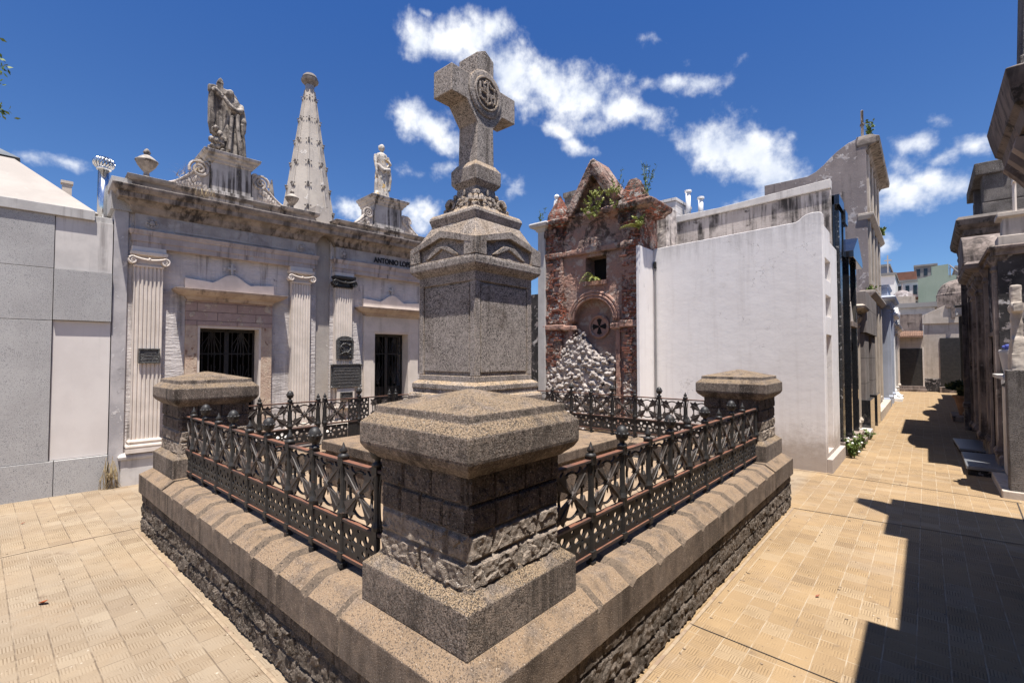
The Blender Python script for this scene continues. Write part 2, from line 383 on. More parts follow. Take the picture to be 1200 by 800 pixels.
M['leaf'] = leaf_mat('green_leaves', (.07, .12, .03), (.16, .2, .05))
M['leaf_lime'] = leaf_mat('lime_leaves', (.18, .22, .05), (.3, .3, .09))
M['leaf_dark'] = leaf_mat('dark_leaves', (.02, .035, .015), (.05, .07, .03))
M['grass_dry'] = leaf_mat('dry_grass', (.36, .28, .15), (.22, .16, .09))
M['leaf_dead'] = leaf_mat('dead_leaf', (.28, .08, .03), (.2, .06, .03))
M['bark'] = stone('bark', (.14, .1, .075), (.08, .06, .045), 9, bst=.8)


def pavement_mat():
    m = Mt('ribbed_cement_tiles', .82, spec=.25)
    T = 0.1455
    p = m.sep()
    x, y = p[0], p[1]
    xs = m.math('DIVIDE', m.math('ADD', x, 20.01), T)
    ys = m.math('DIVIDE', m.math('ADD', y, 20.03), T)

    def edge(c, w):   # 1 on a joint line
        f = m.math('FRACT', c)
        d = m.math('MINIMUM', f, m.math('SUBTRACT', 1.0, f))
        return m.rng(d, w * .4, w, 1, 0)
    # left yard: strong joints run along X ; right alley: pale joints run along Y
    wob = m.math('MULTIPLY', m.math('SUBTRACT', m.noise(9, 3, .6), .5), .05)
    ex, ey = edge(m.math('ADD', xs, wob), .032), edge(m.math('ADD', ys, wob), .032)
    zone = m.rng(x, -1.35, -1.2)
    # ribs, alternating direction on quarter tiles
    cx = m.math('FLOOR', m.math('MULTIPLY', xs, 2.0))
    cy = m.math('FLOOR', m.math('MULTIPLY', ys, 2.0))
    par = m.math('MODULO', m.math('ADD', cx, cy), 2.0)
    rx = m.math('SINE', m.math('MULTIPLY', xs, 2 * math.pi * 10))
    ry = m.math('SINE', m.math('MULTIPLY', ys, 2 * math.pi * 10))
    rib = m.math('ADD', m.math('MULTIPLY', rx, par), m.math('MULTIPLY', ry, m.math('SUBTRACT', 1.0, par)))
    rib = m.math('MULTIPLY', rib, .5)
    # worn patches have no ribs
    wear = m.rng(m.noise(2.3, 4, .6), .36, .62, .25, 1)
    rib = m.math('MULTIPLY', rib, wear)
    cell = m.comb(m.math('FLOOR', xs), m.math('FLOOR', ys), 0.0)
    wn_ = m.n('ShaderNodeTexWhiteNoise', {0: cell}, noise_dimensions='3D').outputs[0]
    big = m.noise(.55, 5, .6)
    right = m.mix(m.rng(big, .38, .62), (.325, .222, .120), (.28, .19, .102))
    left = m.mix(m.rng(big, .38, .62), (.315, .238, .155), (.275, .218, .156))
    col = m.mix(zone, left, right)
    col = m.mix(m.math('MULTIPLY', wn_, .30), col, (.20, .138, .082))
    wn2 = m.n('ShaderNodeTexWhiteNoise', {0: m.map(loc=(7, 3, 1), vec=cell)}, noise_dimensions='3D').outputs[0]
    col = m.mix(m.math('MULTIPLY', m.rng(wn2, .82, .9), .25), col, (.38, .31, .22))
    col = m.mix(m.math('MULTIPLY', m.rng(wn2, .1, .04), .35), col, (.16, .11, .07))
    col = m.mix(m.rng(m.noise(1.4, 7, .7), .5, .74), col, (.27, .195, .125))
    col = m.mix(m.rng(m.noise(4.5, 6, .7, dist=.5), .58, .76), col, (.175, .125, .085))
    col = m.mix(m.rng(m.noise(40, 3, .6), .64, .72), col, (.15, .105, .07))
    col = m.mix(m.math('MULTIPLY', m.math('MULTIPLY', m.rng(rib, -.45, .0, 1, 0), m.rng(m.noise(3.7, 5, .7), .34, .62, .25, 1)), .85), col, (.13, .088, .05))
    # joints
    jv = m.rng(m.noise(3.1, 3, .6), .4, .56)
    jd = m.mix(m.rng(m.noise(1.1, 3, .5), .54, .66), (.11, .08, .056), (.36, .29, .21))
    jl = m.mix(m.rng(m.noise(1.3, 3, .5), .34, .42), (.14, .10, .07), (.40, .325, .235))
    jc = m.mix(zone, jd, jl)
    strong = m.math('ADD', m.math('MULTIPLY', ey, m.math('SUBTRACT', 1.0, zone)), m.math('MULTIPLY', ex, zone))
    weak = m.math('ADD', m.math('MULTIPLY', ex, m.math('SUBTRACT', 1.0, zone)), m.math('MULTIPLY', ey, zone))
    strong = m.math('MULTIPLY', strong, m.rng(m.noise(5.3, 4, .65), .38, .6, .12, .8))
    weak = m.math('MULTIPLY', weak, m.rng(m.noise(6.0, 3, .6), .46, .62, .04, .6))
    col = m.mix(strong, col, jc)
    col = m.mix(weak, col, jc)
    # splashed lime and pale scuffs
    col = m.mix(m.math('MULTIPLY', m.rng(m.noise(26, 3, .6), .66, .72), m.rng(m.noise(1.7, 3, .6), .5, .62)), col, (.5, .43, .34))
    h = m.math('MULTIPLY_ADD', strong, -.9, m.math('MULTIPLY', rib, .5))
    h = m.math('MULTIPLY_ADD', m.noise(70, 3, .7), .6, h)
    h = m.math('MULTIPLY_ADD', wn_, .5, h)
    return m.fin(col, m.bump(h, .5, .004))


M['pave'] = pavement_mat()
M['ground'] = stone('distant_ground', (.36, .29, .21), (.3, .24, .18), .3, bst=.2)
M['joint_dark'] = stone('tar_joint', (.035, .03, .027), (.06, .05, .045), 8, bst=.2)
M['joint_pale'] = stone('pale_cement_strip', (.33, .255, .175), (.27, .2, .135), 16, patch=[((.24, .17, .12), 5, .5, .6)], bst=.3)


def ruin_mat():
    m = Mt('ruined_brick_and_plaster', .95, spec=.15)
    wv = m.wallvec()
    br = m.n('ShaderNodeTexBrick', {'Vector': wv, 'Scale': 1.0, 'Brick Width': .17, 'Row Height': .043, 'Mortar Size': .007, 'Mortar Smooth': .3, 'Bias': -.2,
                                    'Color1': (.36, .105, .06, 1), 'Color2': (.22, .08, .05, 1), 'Mortar': (.17, .13, .11, 1)})
    brick = m.mix(m.rng(m.noise(7, 5, .7), .5, .62), br.outputs[0], (.24, .19, .165))
    plas = m.mix(m.rng(m.noise(3, 6, .65), .38, .62), (.40, .235, .18), (.31, .22, .185))
    plas = m.mix(m.rng(m.noise(5, 6, .7, dist=.5), .52, .60), plas, (.46, .37, .31))
    z = m.sep()[2]
    # plaster gone: on the flanks and in patches, less on the middle panel
    x = m.sep()[0]
    mid = m.math('ABSOLUTE', m.math('ADD', x, 4.8))
    fl = m.rng(mid, .5, .75, -.13, .05)
    gone = m.rng(m.math('ADD', m.noise(2.1, 7, .72, dist=.3), fl), .5, .55)
    col = m.mix(gone, plas, brick)
    # lime crust
    lime = m.rng(m.math('ADD', m.noise(9, 6, .7), m.rng(z, 1.0, 3.6, .09, .02)), .56, .61)
    col = m.mix(m.math('MULTIPLY', lime, gone), col, (.48, .43, .39))
    # soot and moss, mostly above
    soot = m.rng(m.math('ADD', m.noise(3.6, 7, .75, dist=.6), m.rng(z, 2.6, 4.2, -.17, .015)), .47, .60)
    col = m.mix(m.math('MULTIPLY', soot, .85), col, (.05, .038, .033))
    h = m.math('MULTIPLY', br.outputs['Fac'], m.math('MULTIPLY', gone, -1.0))
    h = m.math('MULTIPLY_ADD', m.noise(28, 6, .75), 1.6, h)
    h = m.math('MULTIPLY_ADD', gone, -1.2, h)
    return m.fin(col, m.bump(h, 1.0, .025))


M['ruin'] = ruin_mat()
M['ruin_plaster'] = stone('pink_plaster', (.40, .235, .175), (.33, .2, .16), 5, patch=[((.44, .36, .31), 7, .56, .6), ((.1, .07, .06), 6, .6, .68)], streak=((.12, .08, .07), .5, .7), bst=.9, bsc=30, bdist=.015)


# ---------------------------------------------------------------- mesh helpers
MW = {}


def ident():
    return Matrix.Identity(4)


def tagit(o, label=None, cat=None, group=None, kind=None):
    if label:
        o['label'] = label
    if cat:
        o['category'] = cat
    if group:
        o['group'] = group
    if kind:
        o['kind'] = kind
    return o


def thing(name, label, cat, loc=(0, 0, 0), rz=0.0, group=None):
    o = bpy.data.objects.new(name, None)
    o.empty_display_size = .2
    COL.objects.link(o)
    o.location = loc
    o.rotation_euler = (0, 0, rz)
    MW[o.name] = Matrix.Translation(loc) @ Matrix.Rotation(rz, 4, 'Z')
    return tagit(o, label, cat, group)


class MB:
    def __init__(s):
        s.v, s.f, s.mi = [], [], []
        s.cur = 0

    def add(s, vs, fs, mi=None):
        b = len(s.v)
        s.v += [tuple(q) for q in vs]
        s.f += [tuple(b + i for i in q) for q in fs]
        s.mi += [s.cur if mi is None else mi] * len(fs)
        return s

    def box(s, x0, x1, y0, y1, z0, z1, mi=None):
        vs = [(x0, y0, z0), (x1, y0, z0), (x1, y1, z0), (x0, y1, z0), (x0, y0, z1), (x1, y0, z1), (x1, y1, z1), (x0, y1, z1)]
        return s.add(vs, [(0, 3, 2, 1), (4, 5, 6, 7), (0, 1, 5, 4), (1, 2, 6, 5), (2, 3, 7, 6), (3, 0, 4, 7)], mi)

    def rings(s, rs, mi=None):
        """loft of axis rectangles (x0,x1,y0,y1,z)"""
        vs, fs = [], []
        for (x0, x1, y0, y1, z) in rs:
            vs += [(x0, y0, z), (x1, y0, z), (x1, y1, z), (x0, y1, z)]
        n = len(rs)
        fs.append((3, 2, 1, 0))
        for k in range(n - 1):
            a = 4 * k
            for i in range(4):
                j = (i + 1) % 4
                fs.append((a + i, a + j, a + 4 + j, a + 4 + i))
        a = 4 * (n - 1)
        fs.append((a, a + 1, a + 2, a + 3))
        return s.add(vs, fs, mi)

    def stack(s, cx, cy, lv, mi=None):
        """square mouldings: (z, half)"""
        return s.rings([(cx - h, cx + h, cy - h, cy + h, z) for z, h in lv], mi)

    def corn(s, x0, x1, yf, yb, prof, mi=None):
        """facade moulding: profile of (z, projection), returned at both ends"""
        return s.rings([(x0 - p, x1 + p, yf - p, yb, z) for z, p in prof], mi)

    def prism(s, poly, axis, a, b, mi=None):
        """polygon in the plane normal to axis, extruded a..b.  axis y: (x,z), x: (y,z), z: (x,y)"""
        n = len(poly)

        def P(q, d):
            return (q[0], d, q[1]) if axis == 'y' else ((d, q[0], q[1]) if axis == 'x' else (q[0], q[1], d))
        vs = [P(q, a) for q in poly] + [P(q, b) for q in poly]
        fs = [tuple(range(n)), tuple(range(2 * n - 1, n - 1, -1))]
        for i in range(n):
            j = (i + 1) % n
            fs.append((i, i + n, j + n, j))
        return s.add(vs, fs, mi)

    def lathe(s, cx, cy, prof, seg=16, mi=None, sx=1, sy=1, phase=0):
        vs, fs = [], []
        for r, z in prof:
            for k in range(seg):
                a = 2 * math.pi * k / seg + phase
                vs.append((cx + r * sx * math.cos(a), cy + r * sy * math.sin(a), z))
        n = len(prof)
        for i in range(n - 1):
            for k in range(seg):
                j = (k + 1) % seg
                fs.append((i * seg + k, i * seg + j, (i + 1) * seg + j, (i + 1) * seg + k))
        fs.append(tuple(range(seg - 1, -1, -1)))
        fs.append(tuple((n - 1) * seg + k for k in range(seg)))
        return s.add(vs, fs, mi)

    def tube(s, pts, r, seg=8, mi=None):
        pts = [Vector(p) for p in pts]
        n = len(pts)
        rs = r if isinstance(r, (list, tuple)) else [r] * n
        vs, fs = [], []
        ref = Vector((0, 0, 1))
        for i, p in enumerate(pts):
            d = (pts[min(i + 1, n - 1)] - pts[max(i - 1, 0)]).normalized()
            if abs(d.dot(ref)) > .95:
                ref = Vector((1, 0, 0)) if abs(d.x) < .9 else Vector((0, 1, 0))
            u = d.cross(ref).normalized()
            w = d.cross(u)
            ref = -w if False else ref
            for k in range(seg):
                a = 2 * math.pi * k / seg
                vs.append(p + (u * math.cos(a) + w * math.sin(a)) * rs[i])
        for i in range(n - 1):
            for k in range(seg):
                j = (k + 1) % seg
                fs.append((i * seg + k, i * seg + j, (i + 1) * seg + j, (i + 1) * seg + k))
        fs.append(tuple(range(seg)))
        fs.append(tuple((n - 1) * seg + k for k in range(seg - 1, -1, -1)))
        return s.add(vs, fs, mi)

    def ball(s, c, r, sub=2, jit=0.0, sq=(1, 1, 1), mi=None, rock=0.0):
        bm = bmesh.new()
        bmesh.ops.create_icosphere(bm, subdivisions=sub, radius=1)
        vs = []
        off = Vector((rnd.random() * 50, rnd.random() * 50, rnd.random() * 50))
        for v in bm.verts:
            q = v.co.copy()
            if jit:
                q *= 1 + jit * noise.noise(q * 1.6 + off) * 2
            if rock:
                q *= 1 + rnd.uniform(-rock, rock * .6)
            vs.append((c[0] + q.x * r * sq[0], c[1] + q.y * r * sq[1], c[2] + q.z * r * sq[2]))
        fs = [tuple(v.index for v in f.verts) for f in bm.faces]
        bm.free()
        return s.add(vs, fs, mi)

    def gridf(s, fn, nu, nv, mi=None, flip=False):
        vs = [fn(i / nu, j / nv) for i in range(nu + 1) for j in range(nv + 1)]
        fs = []
        for i in range(nu):
            for j in range(nv):
                a = i * (nv + 1) + j
                q = (a, a + nv + 1, a + nv + 2, a + 1)
                fs.append(q[::-1] if flip else q)
        return s.add(vs, fs, mi)

    def xf(s, mat, start=0):
        for i in range(start, len(s.v)):
            s.v[i] = tuple(mat @ Vector(s.v[i]))
        return s

    def build(s, name, mats, parent=None, world=False, smooth=False, bevel=0.0, label=None):
        me = bpy.data.meshes.new(name)
        vs = s.v
        if world and parent is not None:
            inv = MW[parent.name].inverted()
            vs = [tuple(inv @ Vector(q)) for q in vs]
        me.from_pydata(vs, [], s.f)
        if not isinstance(mats, (list, tuple)):
            mats = [mats]
        for q in mats:
            me.materials.append(M[q])
        me.polygons.foreach_set('material_index', s.mi)
        if smooth:
            me.polygons.foreach_set('use_smooth', [True] * len(me.polygons))
        me.validate()
        me.update()
        bm = bmesh.new()
        bm.from_mesh(me)
        if len(bm.faces) < 60000:
            bmesh.ops.recalc_face_normals(bm, faces=bm.faces)
        bm.to_mesh(me)
        bm.free()
        return link(name, me, parent, bevel, label)


def link(name, me, parent=None, bevel=0.0, label=None):
    o = bpy.data.objects.new(name, me)
    COL.objects.link(o)
    if parent is not None:
        o.parent = parent
        MW[o.name] = MW[parent.name]
    else:
        MW[o.name] = ident()
    if bevel:
        b = o.modifiers.new('bevel', 'BEVEL')
        b.width = bevel
        b.segments = 2
        b.limit_method = 'ANGLE'
        b.angle_limit = R(35)
    if label:
        o['label'] = label
    return o


TEX = {}


def rough(o, voxel=None, strength=.02, size=.2, smooth=False, sub=0):
    """irregular worn surface: optional voxel remesh, then real displacement"""
    if voxel:
        r = o.modifiers.new('remesh', 'REMESH')
        r.mode = 'VOXEL'
        r.voxel_size = voxel
        r.use_smooth_shade = smooth
    if sub:
        q = o.modifiers.new('sub', 'SUBSURF')
        q.subdivision_type = 'SIMPLE'
        q.levels = q.render_levels = sub
    k = round(size, 3)
    if k not in TEX:
        t = bpy.data.textures.new('rough', 'CLOUDS')
        t.noise_scale = size
        t.noise_depth = 3
        TEX[k] = t
    d = o.modifiers.new('displace', 'DISPLACE')
    d.texture = TEX[k]
    d.strength = strength
    d.mid_level = .5
    d.texture_coords = 'LOCAL'
    return o


def children(o, pool=None):
    return [c for c in bpy.data.objects if c.parent == o]


def dup(src, loc, rz=0.0, label=None, parent=None):
    r = src.copy()
    COL.objects.link(r)
    r.location = loc
    if parent is None:
        r.rotation_euler = (0, 0, rz)
        MW[r.name] = Matrix.Translation(loc) @ Matrix.Rotation(rz, 4, 'Z')
    else:
        r.parent = parent
        MW[r.name] = MW[parent.name]
    if label:
        r['label'] = label
    for c in children(src):
        dup(c, c.location, 0, None, r)
    return r


def curve_mesh(name, loops, thick, mat, axis='y'):
    """filled 2D outline with holes -> mesh standing in the x,z plane, thickness along y"""
    cu = bpy.data.curves.new(name, 'CURVE')
    cu.dimensions = '2D'
    cu.fill_mode = 'BOTH'
    cu.extrude = thick / 2
    for lp in loops:
        sp = cu.splines.new('POLY')
        sp.points.add(len(lp) - 1)
        for i, (x, y) in enumerate(lp):
            sp.points[i].co = (x, y, 0, 1)
        sp.use_cyclic_u = True
    ob = bpy.data.objects.new(name, cu)
    me = bpy.data.meshes.new_from_object(ob)
    bpy.data.objects.remove(ob)
    me.transform(Matrix.Rotation(R(90), 4, 'X'))
    me.materials.clear()
    me.materials.append(M[mat])
    me.name = name
    return me


def text_mesh(name, body, size, thick, mat, width=None):
    cu = bpy.data.curves.new(name, 'FONT')
    cu.body = body
    cu.size = size
    cu.extrude = thick / 2
    cu.offset = .004
    cu.align_x = 'CENTER'
    ob = bpy.data.objects.new(name, cu)
    me = bpy.data.meshes.new_from_object(ob)
    bpy.data.objects.remove(ob)
    if width:
        xs = [v.co.x for v in me.vertices]
        k = width / (max(xs) - min(xs))
        me.transform(Matrix.Diagonal((k, 1, 1, 1)))
    me.transform(Matrix.Rotation(R(90), 4, 'X'))
    me.materials.clear()
    me.materials.append(M[mat])
    return me


# ---------------------------------------------------------------- ground
g = MB().box(-600, 600, -600, 600, -.05, -.008).build('ground', 'ground')
tagit(g, kind='structure')
pv = MB().add([(-8.6, -4, 0), (3.2, -4, 0), (3.2, 30.6, 0), (-8.6, 30.6, 0)], [(0, 1, 2, 3)]).build('pavement', 'pave')
tagit(pv, kind='structure')
jm = MB()
for (a, b, w, mi) in (((-1.16, 6.08), (.78, 6.28), .012, 0), ((-1.10, 8.12), (.8, 8.02), .013, 0), ((-1.1, 14.2), (.8, 14.1), .014, 0), ((.69, 6.27), (.76, 8.0), .012, 0), ((-1.16, 3.04), (.5, 2.96), .007, 0),
                      ((-5.93, -3.9), (-5.9, 1.12), .022, 1), ((-1.155, 1.12), (-1.15, 6.1), .02, 1), ((-5.8, 1.075), (-1.2, 1.075), .018, 1), ((-3.7, 8.19), (-1.05, 8.16), .03, 1)):
    a, b = Vector((*a, .004)), Vector((*b, .004))
    d = (b - a).normalized()
    u = Vector((-d.y, d.x, 0)) * w / 2
    jm.add([a - u, b - u, b + u, a + u], [(0, 1, 2, 3)], mi)
jo = jm.build('pavement_joints', ['joint_dark', 'joint_pale'])
tagit(jo, kind='structure')

gr = MB()
for k in range(150):
    left = k < 70
    x = rnd.uniform(-7.6, -2.6) if left else rnd.uniform(-1.05, .6)
    y = rnd.uniform(-.6, 1.0) if left else rnd.uniform(2.2, 13)
    if k % 3 == 0:
        x, y = (rnd.uniform(-5.8, -2), 1.09 - rnd.random() * .06) if left else (-1.13 + rnd.random() * .07, rnd.uniform(1.5, 6.1))
    gr.ball((x, y, .003), rnd.uniform(.003, .010), 1, 0, (1.3, 1, .5), None, .3)
tagit(gr.build('scattered_grit', 'coping'), 'loose grit and crumbs scattered on the paving', 'grit', kind='stuff')

# ---------------------------------------------------------------- enclosure wall
EX0, EX1, EY0, EY1 = -5.86, -1.16, 1.10, 6.17


def rockface(mb, p0, u, nrm, L, z0, zs, blk, amp, res, seed=0):
    """rock-faced courses as real relief; zs = list of (course top, block length, roughness 0..1)"""
    u = Vector(u)
    nrm = Vector(nrm)
    p0 = Vector(p0)
    H = zs[-1][0] - z0
    nu, nv = max(2, int(L / res)), max(2, int(H / res))

    def fn(a, b):
        x = a * L
        z = z0 + b * H
        zb = z0
        for ci, (zt, bl, rg) in enumerate(zs):
            if z <= zt + 1e-6:
                break
            zb = zt
        off = (ci * .47 + seed * .13) * bl
        nb = max(1, round(L / bl))
        bw = L / nb
        t = (x + (off if ci % 2 else 0)) / bw
        k = math.floor(t)
        ex = min(t - k, 1 - (t - k)) * bw
        ex = min(ex, x, L - x) if rg > 0.5 else min(ex, x + .004, L - x + .004)
        ez = min(z - zb, zt - z)
        e = min(ex, ez)
        w = .017 if rg > .5 else .011
        prof = min(1, max(0, e / w))
        prof = prof * prof * (3 - 2 * prof)
        hsh = noise.noise(Vector((k * 7.3 + seed, ci * 3.1, 1.7)))
        q = p0 + u * x + Vector((0, 0, z))
        fp = noise.voronoi(q * 17 + Vector((seed, 0, 0)))[1][0]
        rel = q * 17 + Vector((seed, 0, 0)) - fp
        n1 = .9 * noise.noise(fp * 5.1) + .55 * (rel.x * noise.noise(fp * 3.3) + rel.y * noise.noise(fp * 4.7) + rel.z * noise.noise(fp * 2.9)) * 2 + .12 * noise.noise(q * 40)
        n2 = noise.noise(q * 55)
        d = prof * (amp * (.6 + .35 * hsh)) * (1 + 1.15 * n1 * rg) + rg * amp * .14 * n2 * prof + .001 * n2 - .003 * (1 - prof)
        if a in (0, 1):
            d = 0
        return tuple(q + nrm * d)
    flip = nrm.dot(u.cross(Vector((0, 0, 1)))) < 0
    mb.gridf(fn, nu, nv, None, flip)
    return mb


wall = thing('low_stone_wall', 'low stone kerb wall with humped brown coping round the cross monument, iron railings on top', 'low wall', (-3.51, 3.635, 0))
mb = MB()
mb.box(EX0 + .035, EX1 - .035, EY0 + .035, EY0 + .3, -.01, .37)
mb.box(EX0 + .035, EX1 - .035, EY1 - .3, EY1 - .035, -.01, .37)
mb.box(EX0 + .036, EX0 + .3, EY0 + .3, EY1 - .3, -.01, .37)
mb.box(EX1 - .3, EX1 - .036, EY0 + .3, EY1 - .3, -.01, .37)
cs = [(.13, .42, 1.), (.27, .36, 1.), (.368, .22, .35)]
rockface(mb, (EX0 + .033, EY0 + .033, 0), (1, 0, 0), (0, -1, 0), EX1 - EX0 - .066, 0, cs, .3, .024, .0095, 1)
rockface(mb, (EX1 - .033, EY0 + .033, 0), (0, 1, 0), (1, 0, 0), EY1 - EY0 - .066, 0, cs, .3, .024, .0095, 2)
rockface(mb, (EX0 + .033, EY0 + .033, 0), (0, 1, 0), (-1, 0, 0), EY1 - EY0 - .066, 0, cs, .3, .03, .03, 3)
mb.build('base_course', 'rock_base', wall, world=True)


def coping_run(L, name, M4, parent, blk=.337):
    """humped coping stones: local x along, outer face at y=0, going inward +y"""
    mb = MB()
    prof = [(0, .362), (0, .535), (.095, .598), (.33, .600), (.42, .56), (.42, .362)]
    n = round(L / blk)
    bw = L / n
    us = []
    for k in range(n):
        a = k * bw
        us += [(a + .001, 1, k), (a + .045, 0, k), (a + bw - .04, 0, k), (a + bw - .001, 1, k)]
    vs, fs, mi = [], [], []
    for i, (x, lo, k) in enumerate(us):
        for j, (y, z) in enumerate(prof):
            jig = .003 * noise.noise(Vector((x * 9, j * 3.3, k)))
            if j in (1, 2, 3, 4):
                vs.append((x, y + (.004 if lo and j == 1 else 0) + jig, z - (.027 if lo else 0) + jig))
            else:
                vs.append((x, y + jig, z))
    m = len(prof)
    for i in range(len(us) - 1):
        for j in range(m):
            jj = (j + 1) % m
            fs.append((i * m + j, (i + 1) * m + j, (i + 1) * m + jj, i * m + jj))
            lo = us[i][1] or us[i + 1][1]
            mi.append(1 if (lo and j in (1, 2)) else 0)
    fs.append(tuple(range(m)))
    fs.append(tuple((len(us) - 1) * m + j for j in range(m - 1, -1, -1)))
    mi += [0, 0]
    mb.v, mb.f, mb.mi = vs, fs, mi
    mb.xf(M4)
    return mb.build(name, ['coping', 'coping_joint'], parent, world=True, bevel=.004)


T_ = Matrix.Translation


def Rz(d):
    return Matrix.Rotation(R(d), 4, 'Z')


coping_run(EX1 - EX0 - 1.66, 'coping', T_((EX0 + .83, EY0, 0)), wall)
coping_run(EY1 - EY0 - 1.66, 'coping', T_((EX1, EY0 + .83, 0)) @ Rz(90), wall)
coping_run(EX1 - EX0 - 1.66, 'coping', T_((EX1 - .83, EY1, 0)) @ Rz(180), wall)
coping_run(EY1 - EY0 - 1.66, 'coping', T_((EX0, EY1 - .83, 0)) @ Rz(-90), wall)
for (x0, x1) in ((EX0, EX0 + .83), (EX1 - .83, EX1)):
    for (y0, y1) in ((EY0, EY0 + .83), (EY1 - .83, EY1)):
        l, r_, f, b = (x0 == EX0), (x1 == EX1), (y0 == EY0), (y1 == EY1)
        c = .095
        mb = MB().rings([(x0, x1, y0, y1, .362), (x0, x1, y0, y1, .538), (x0 + c * l, x1 - c * r_, y0 + c * f, y1 - c * b, .601)])
        mb.build('corner_coping', 'coping', wall, world=True, bevel=.005)

fl = MB().box(EX0 + .2, EX1 - .2, EY0 + .2, EY1 - .2, .0, .40).build('floor_bed', 'black_soil')
tagit(fl, kind='structure')
fl2 = MB().box(EX0 + .64, EX1 - .64, EY0 + .64, EY1 - .64, .39, .42).build('floor_slabs', 'floor_slab')
tagit(fl2, kind='structure')

# ---------------------------------------------------------------- corner piers
PT = thing('stone_pier', 'nearest corner pier, rock-faced block shaft under a heavy granite cap, in the middle foreground', 'pier', (-1.605, 1.54, .60), 0, 'corner piers of the kerb wall')


def make_pier(root):
    mb = MB().stack(0, 0, [(-.002, .35), (.165, .35), (.205, .297), (.22, .295)])
    mb.build('plinth', 'granite', root, bevel=.006)
    mb = MB()
    mb.box(-.278, .278, -.278, .278, .19, .66)
    for k in range(4):
        t = MB()
        rockface(t, (-.284, -.284, 0), (1, 0, 0), (0, -1, 0), .568, .20, [(.31, .29, .8), (.415, .25, .8)], .2, .021, .004, k)
        mb.add([tuple(Rz(90 * k) @ Vector(q)) for q in t.v], t.f, 0)
        t = MB()
        rockface(t, (-.284, -.284, 0), (1, 0, 0), (0, -1, 0), .568, .415, [(.525, .15, .4), (.645, .19, .4)], .2, .02, .0055, k + 5)
        mb.add([tuple(Rz(90 * k) @ Vector(q)) for q in t.v], t.f, 1)
    mb.build('shaft', ['rock', 'rock_dark'], root)
    mb = MB().stack(0, 0, [(.635, .30), (.65, .315), (.675, .345), (.70, .36), (.712, .362), (.80, .362), (.835, .325), (.842, .315), (.875, .312), (.945, .015)])
    mb.build('cap', 'granite', root, bevel=.005)


make_pier(PT)
for (x, y, lb) in ((-5.41, 1.54, 'left corner pier with a weathered cap, standing before the fluted pilaster of the grey mausoleum'),
                   (-1.605, 5.75, 'right corner pier with brown cap, standing before the blank white plastered wall'),
                   (-5.41, 5.75, 'far corner pier hidden behind the cross monument')):
    dup(PT, (x, y, .60), 0, lb)


# ---------------------------------------------------------------- iron railings
def circ(cx, cy, r, n=10, ph=0):
    return [(cx + r * math.cos(2 * math.pi * k / n + ph), cy + r * math.sin(2 * math.pi * k / n + ph)) for k in range(n)]


def star_outline():
    arm = [(.020, .011), (.045, .013), (.105, .034), (.095, .058), (.128, .043), (.150, .052), (.152, .018), (.196, .0)]
    pts = []
    for k, a in enumerate((R(41), R(139), R(221), R(319))):
        c, s_ = math.cos(a), math.sin(a)
        up = [(x, y) for x, y in arm[:-1]]
        lp = [(x, -y) for x, y in up] + [arm[-1]] + [(x, y) for x, y in reversed(up)]
        pts += [(x * c - y * s_, x * s_ + y * c) for x, y in lp]
    return pts


def flower_holes(cx, cy, k=1.0):
    hs = []
    for i in range(5):
        a = R(90 + 72 * i)
        px, py = cx + .044 * k * math.cos(a), cy + .044 * k * math.sin(a)
        # petal: rounded diamond pointing outward
        ca, sa = math.cos(a), math.sin(a)
        q = [(-.017, 0), (-.006, .0095), (.008, .0145), (.018, .008), (.018, -.008), (.008, -.0145), (-.006, -.0095)]
        hs.append([(px + (x * ca - y * sa) * k * 1.28, py + (x * sa + y * ca) * k * 1.28) for x, y in q])
    hs.append(circ(cx, cy, .0085 * k, 6))
    return hs


PW = .33
ST_ME = curve_mesh('star_ornament', [star_outline()], .012, 'iron_star')
tmp = MB()
tmp.lathe(0, 0, [(.0, -.018), (.018, -.016), (.026, -.004), (.026, .004), (.018, .016), (.0, .018)], 12)
tmp.xf(Matrix.Rotation(R(90), 4, 'X'))
rg = MB().tube([(.104 * math.cos(a), .008, .118 * math.sin(a)) for a in [2 * math.pi * k / 28 for k in range(29)]], .0075, 6)


def merge_me(name, base, mbs, mats):
    bm = bmesh.new()
    if base:
        bm.from_mesh(base)
    for q, mi in mbs:
        me = bpy.data.meshes.new('t')
        me.from_pydata(q.v, [], q.f)
        k = len(bm.faces)
        bm.from_mesh(me)
        bm.faces.ensure_lookup_table()
        for i in range(k, len(bm.faces)):
            bm.faces[i].material_index = mi
    me = bpy.data.meshes.new(name)
    bmesh.ops.recalc_face_normals(bm, faces=bm.faces)
    bm.to_mesh(me)
    bm.free()
    for m_ in mats:
        me.materials.append(M[m_])
    return me


spikes = MB()
for a in (R(0), R(90), R(180), R(270)):   # small leaves between the arms, ribs along the arms
    ca, sa = math.cos(a), math.sin(a)
    spikes.add([(.02 * ca - .012 * sa, -.004, .02 * sa + .012 * ca), (.02 * ca + .012 * sa, -.004, .02 * sa - .012 * ca), (.062 * ca, -.002, .062 * sa), (.02 * ca - .012 * sa, .004, .02 * sa + .012 * ca), (.02 * ca + .012 * sa, .004, .02 * sa - .012 * ca), (.062 * ca, .002, .062 * sa)],
               [(0, 1, 2), (5, 4, 3), (0, 3, 4, 1), (1, 4, 5, 2), (2, 5, 3, 0)])
for a in (R(41), R(139), R(221), R(319)):
    spikes.tube([(.02 * math.cos(a), -.008, .02 * math.sin(a)), (.15 * math.cos(a), -.008, .15 * math.sin(a))], [.006, .003], 5)
STAR = merge_me('star_ornament', ST_ME, [(tmp, 0), (spikes, 0), (rg, 1)], ['iron_star', 'iron'])

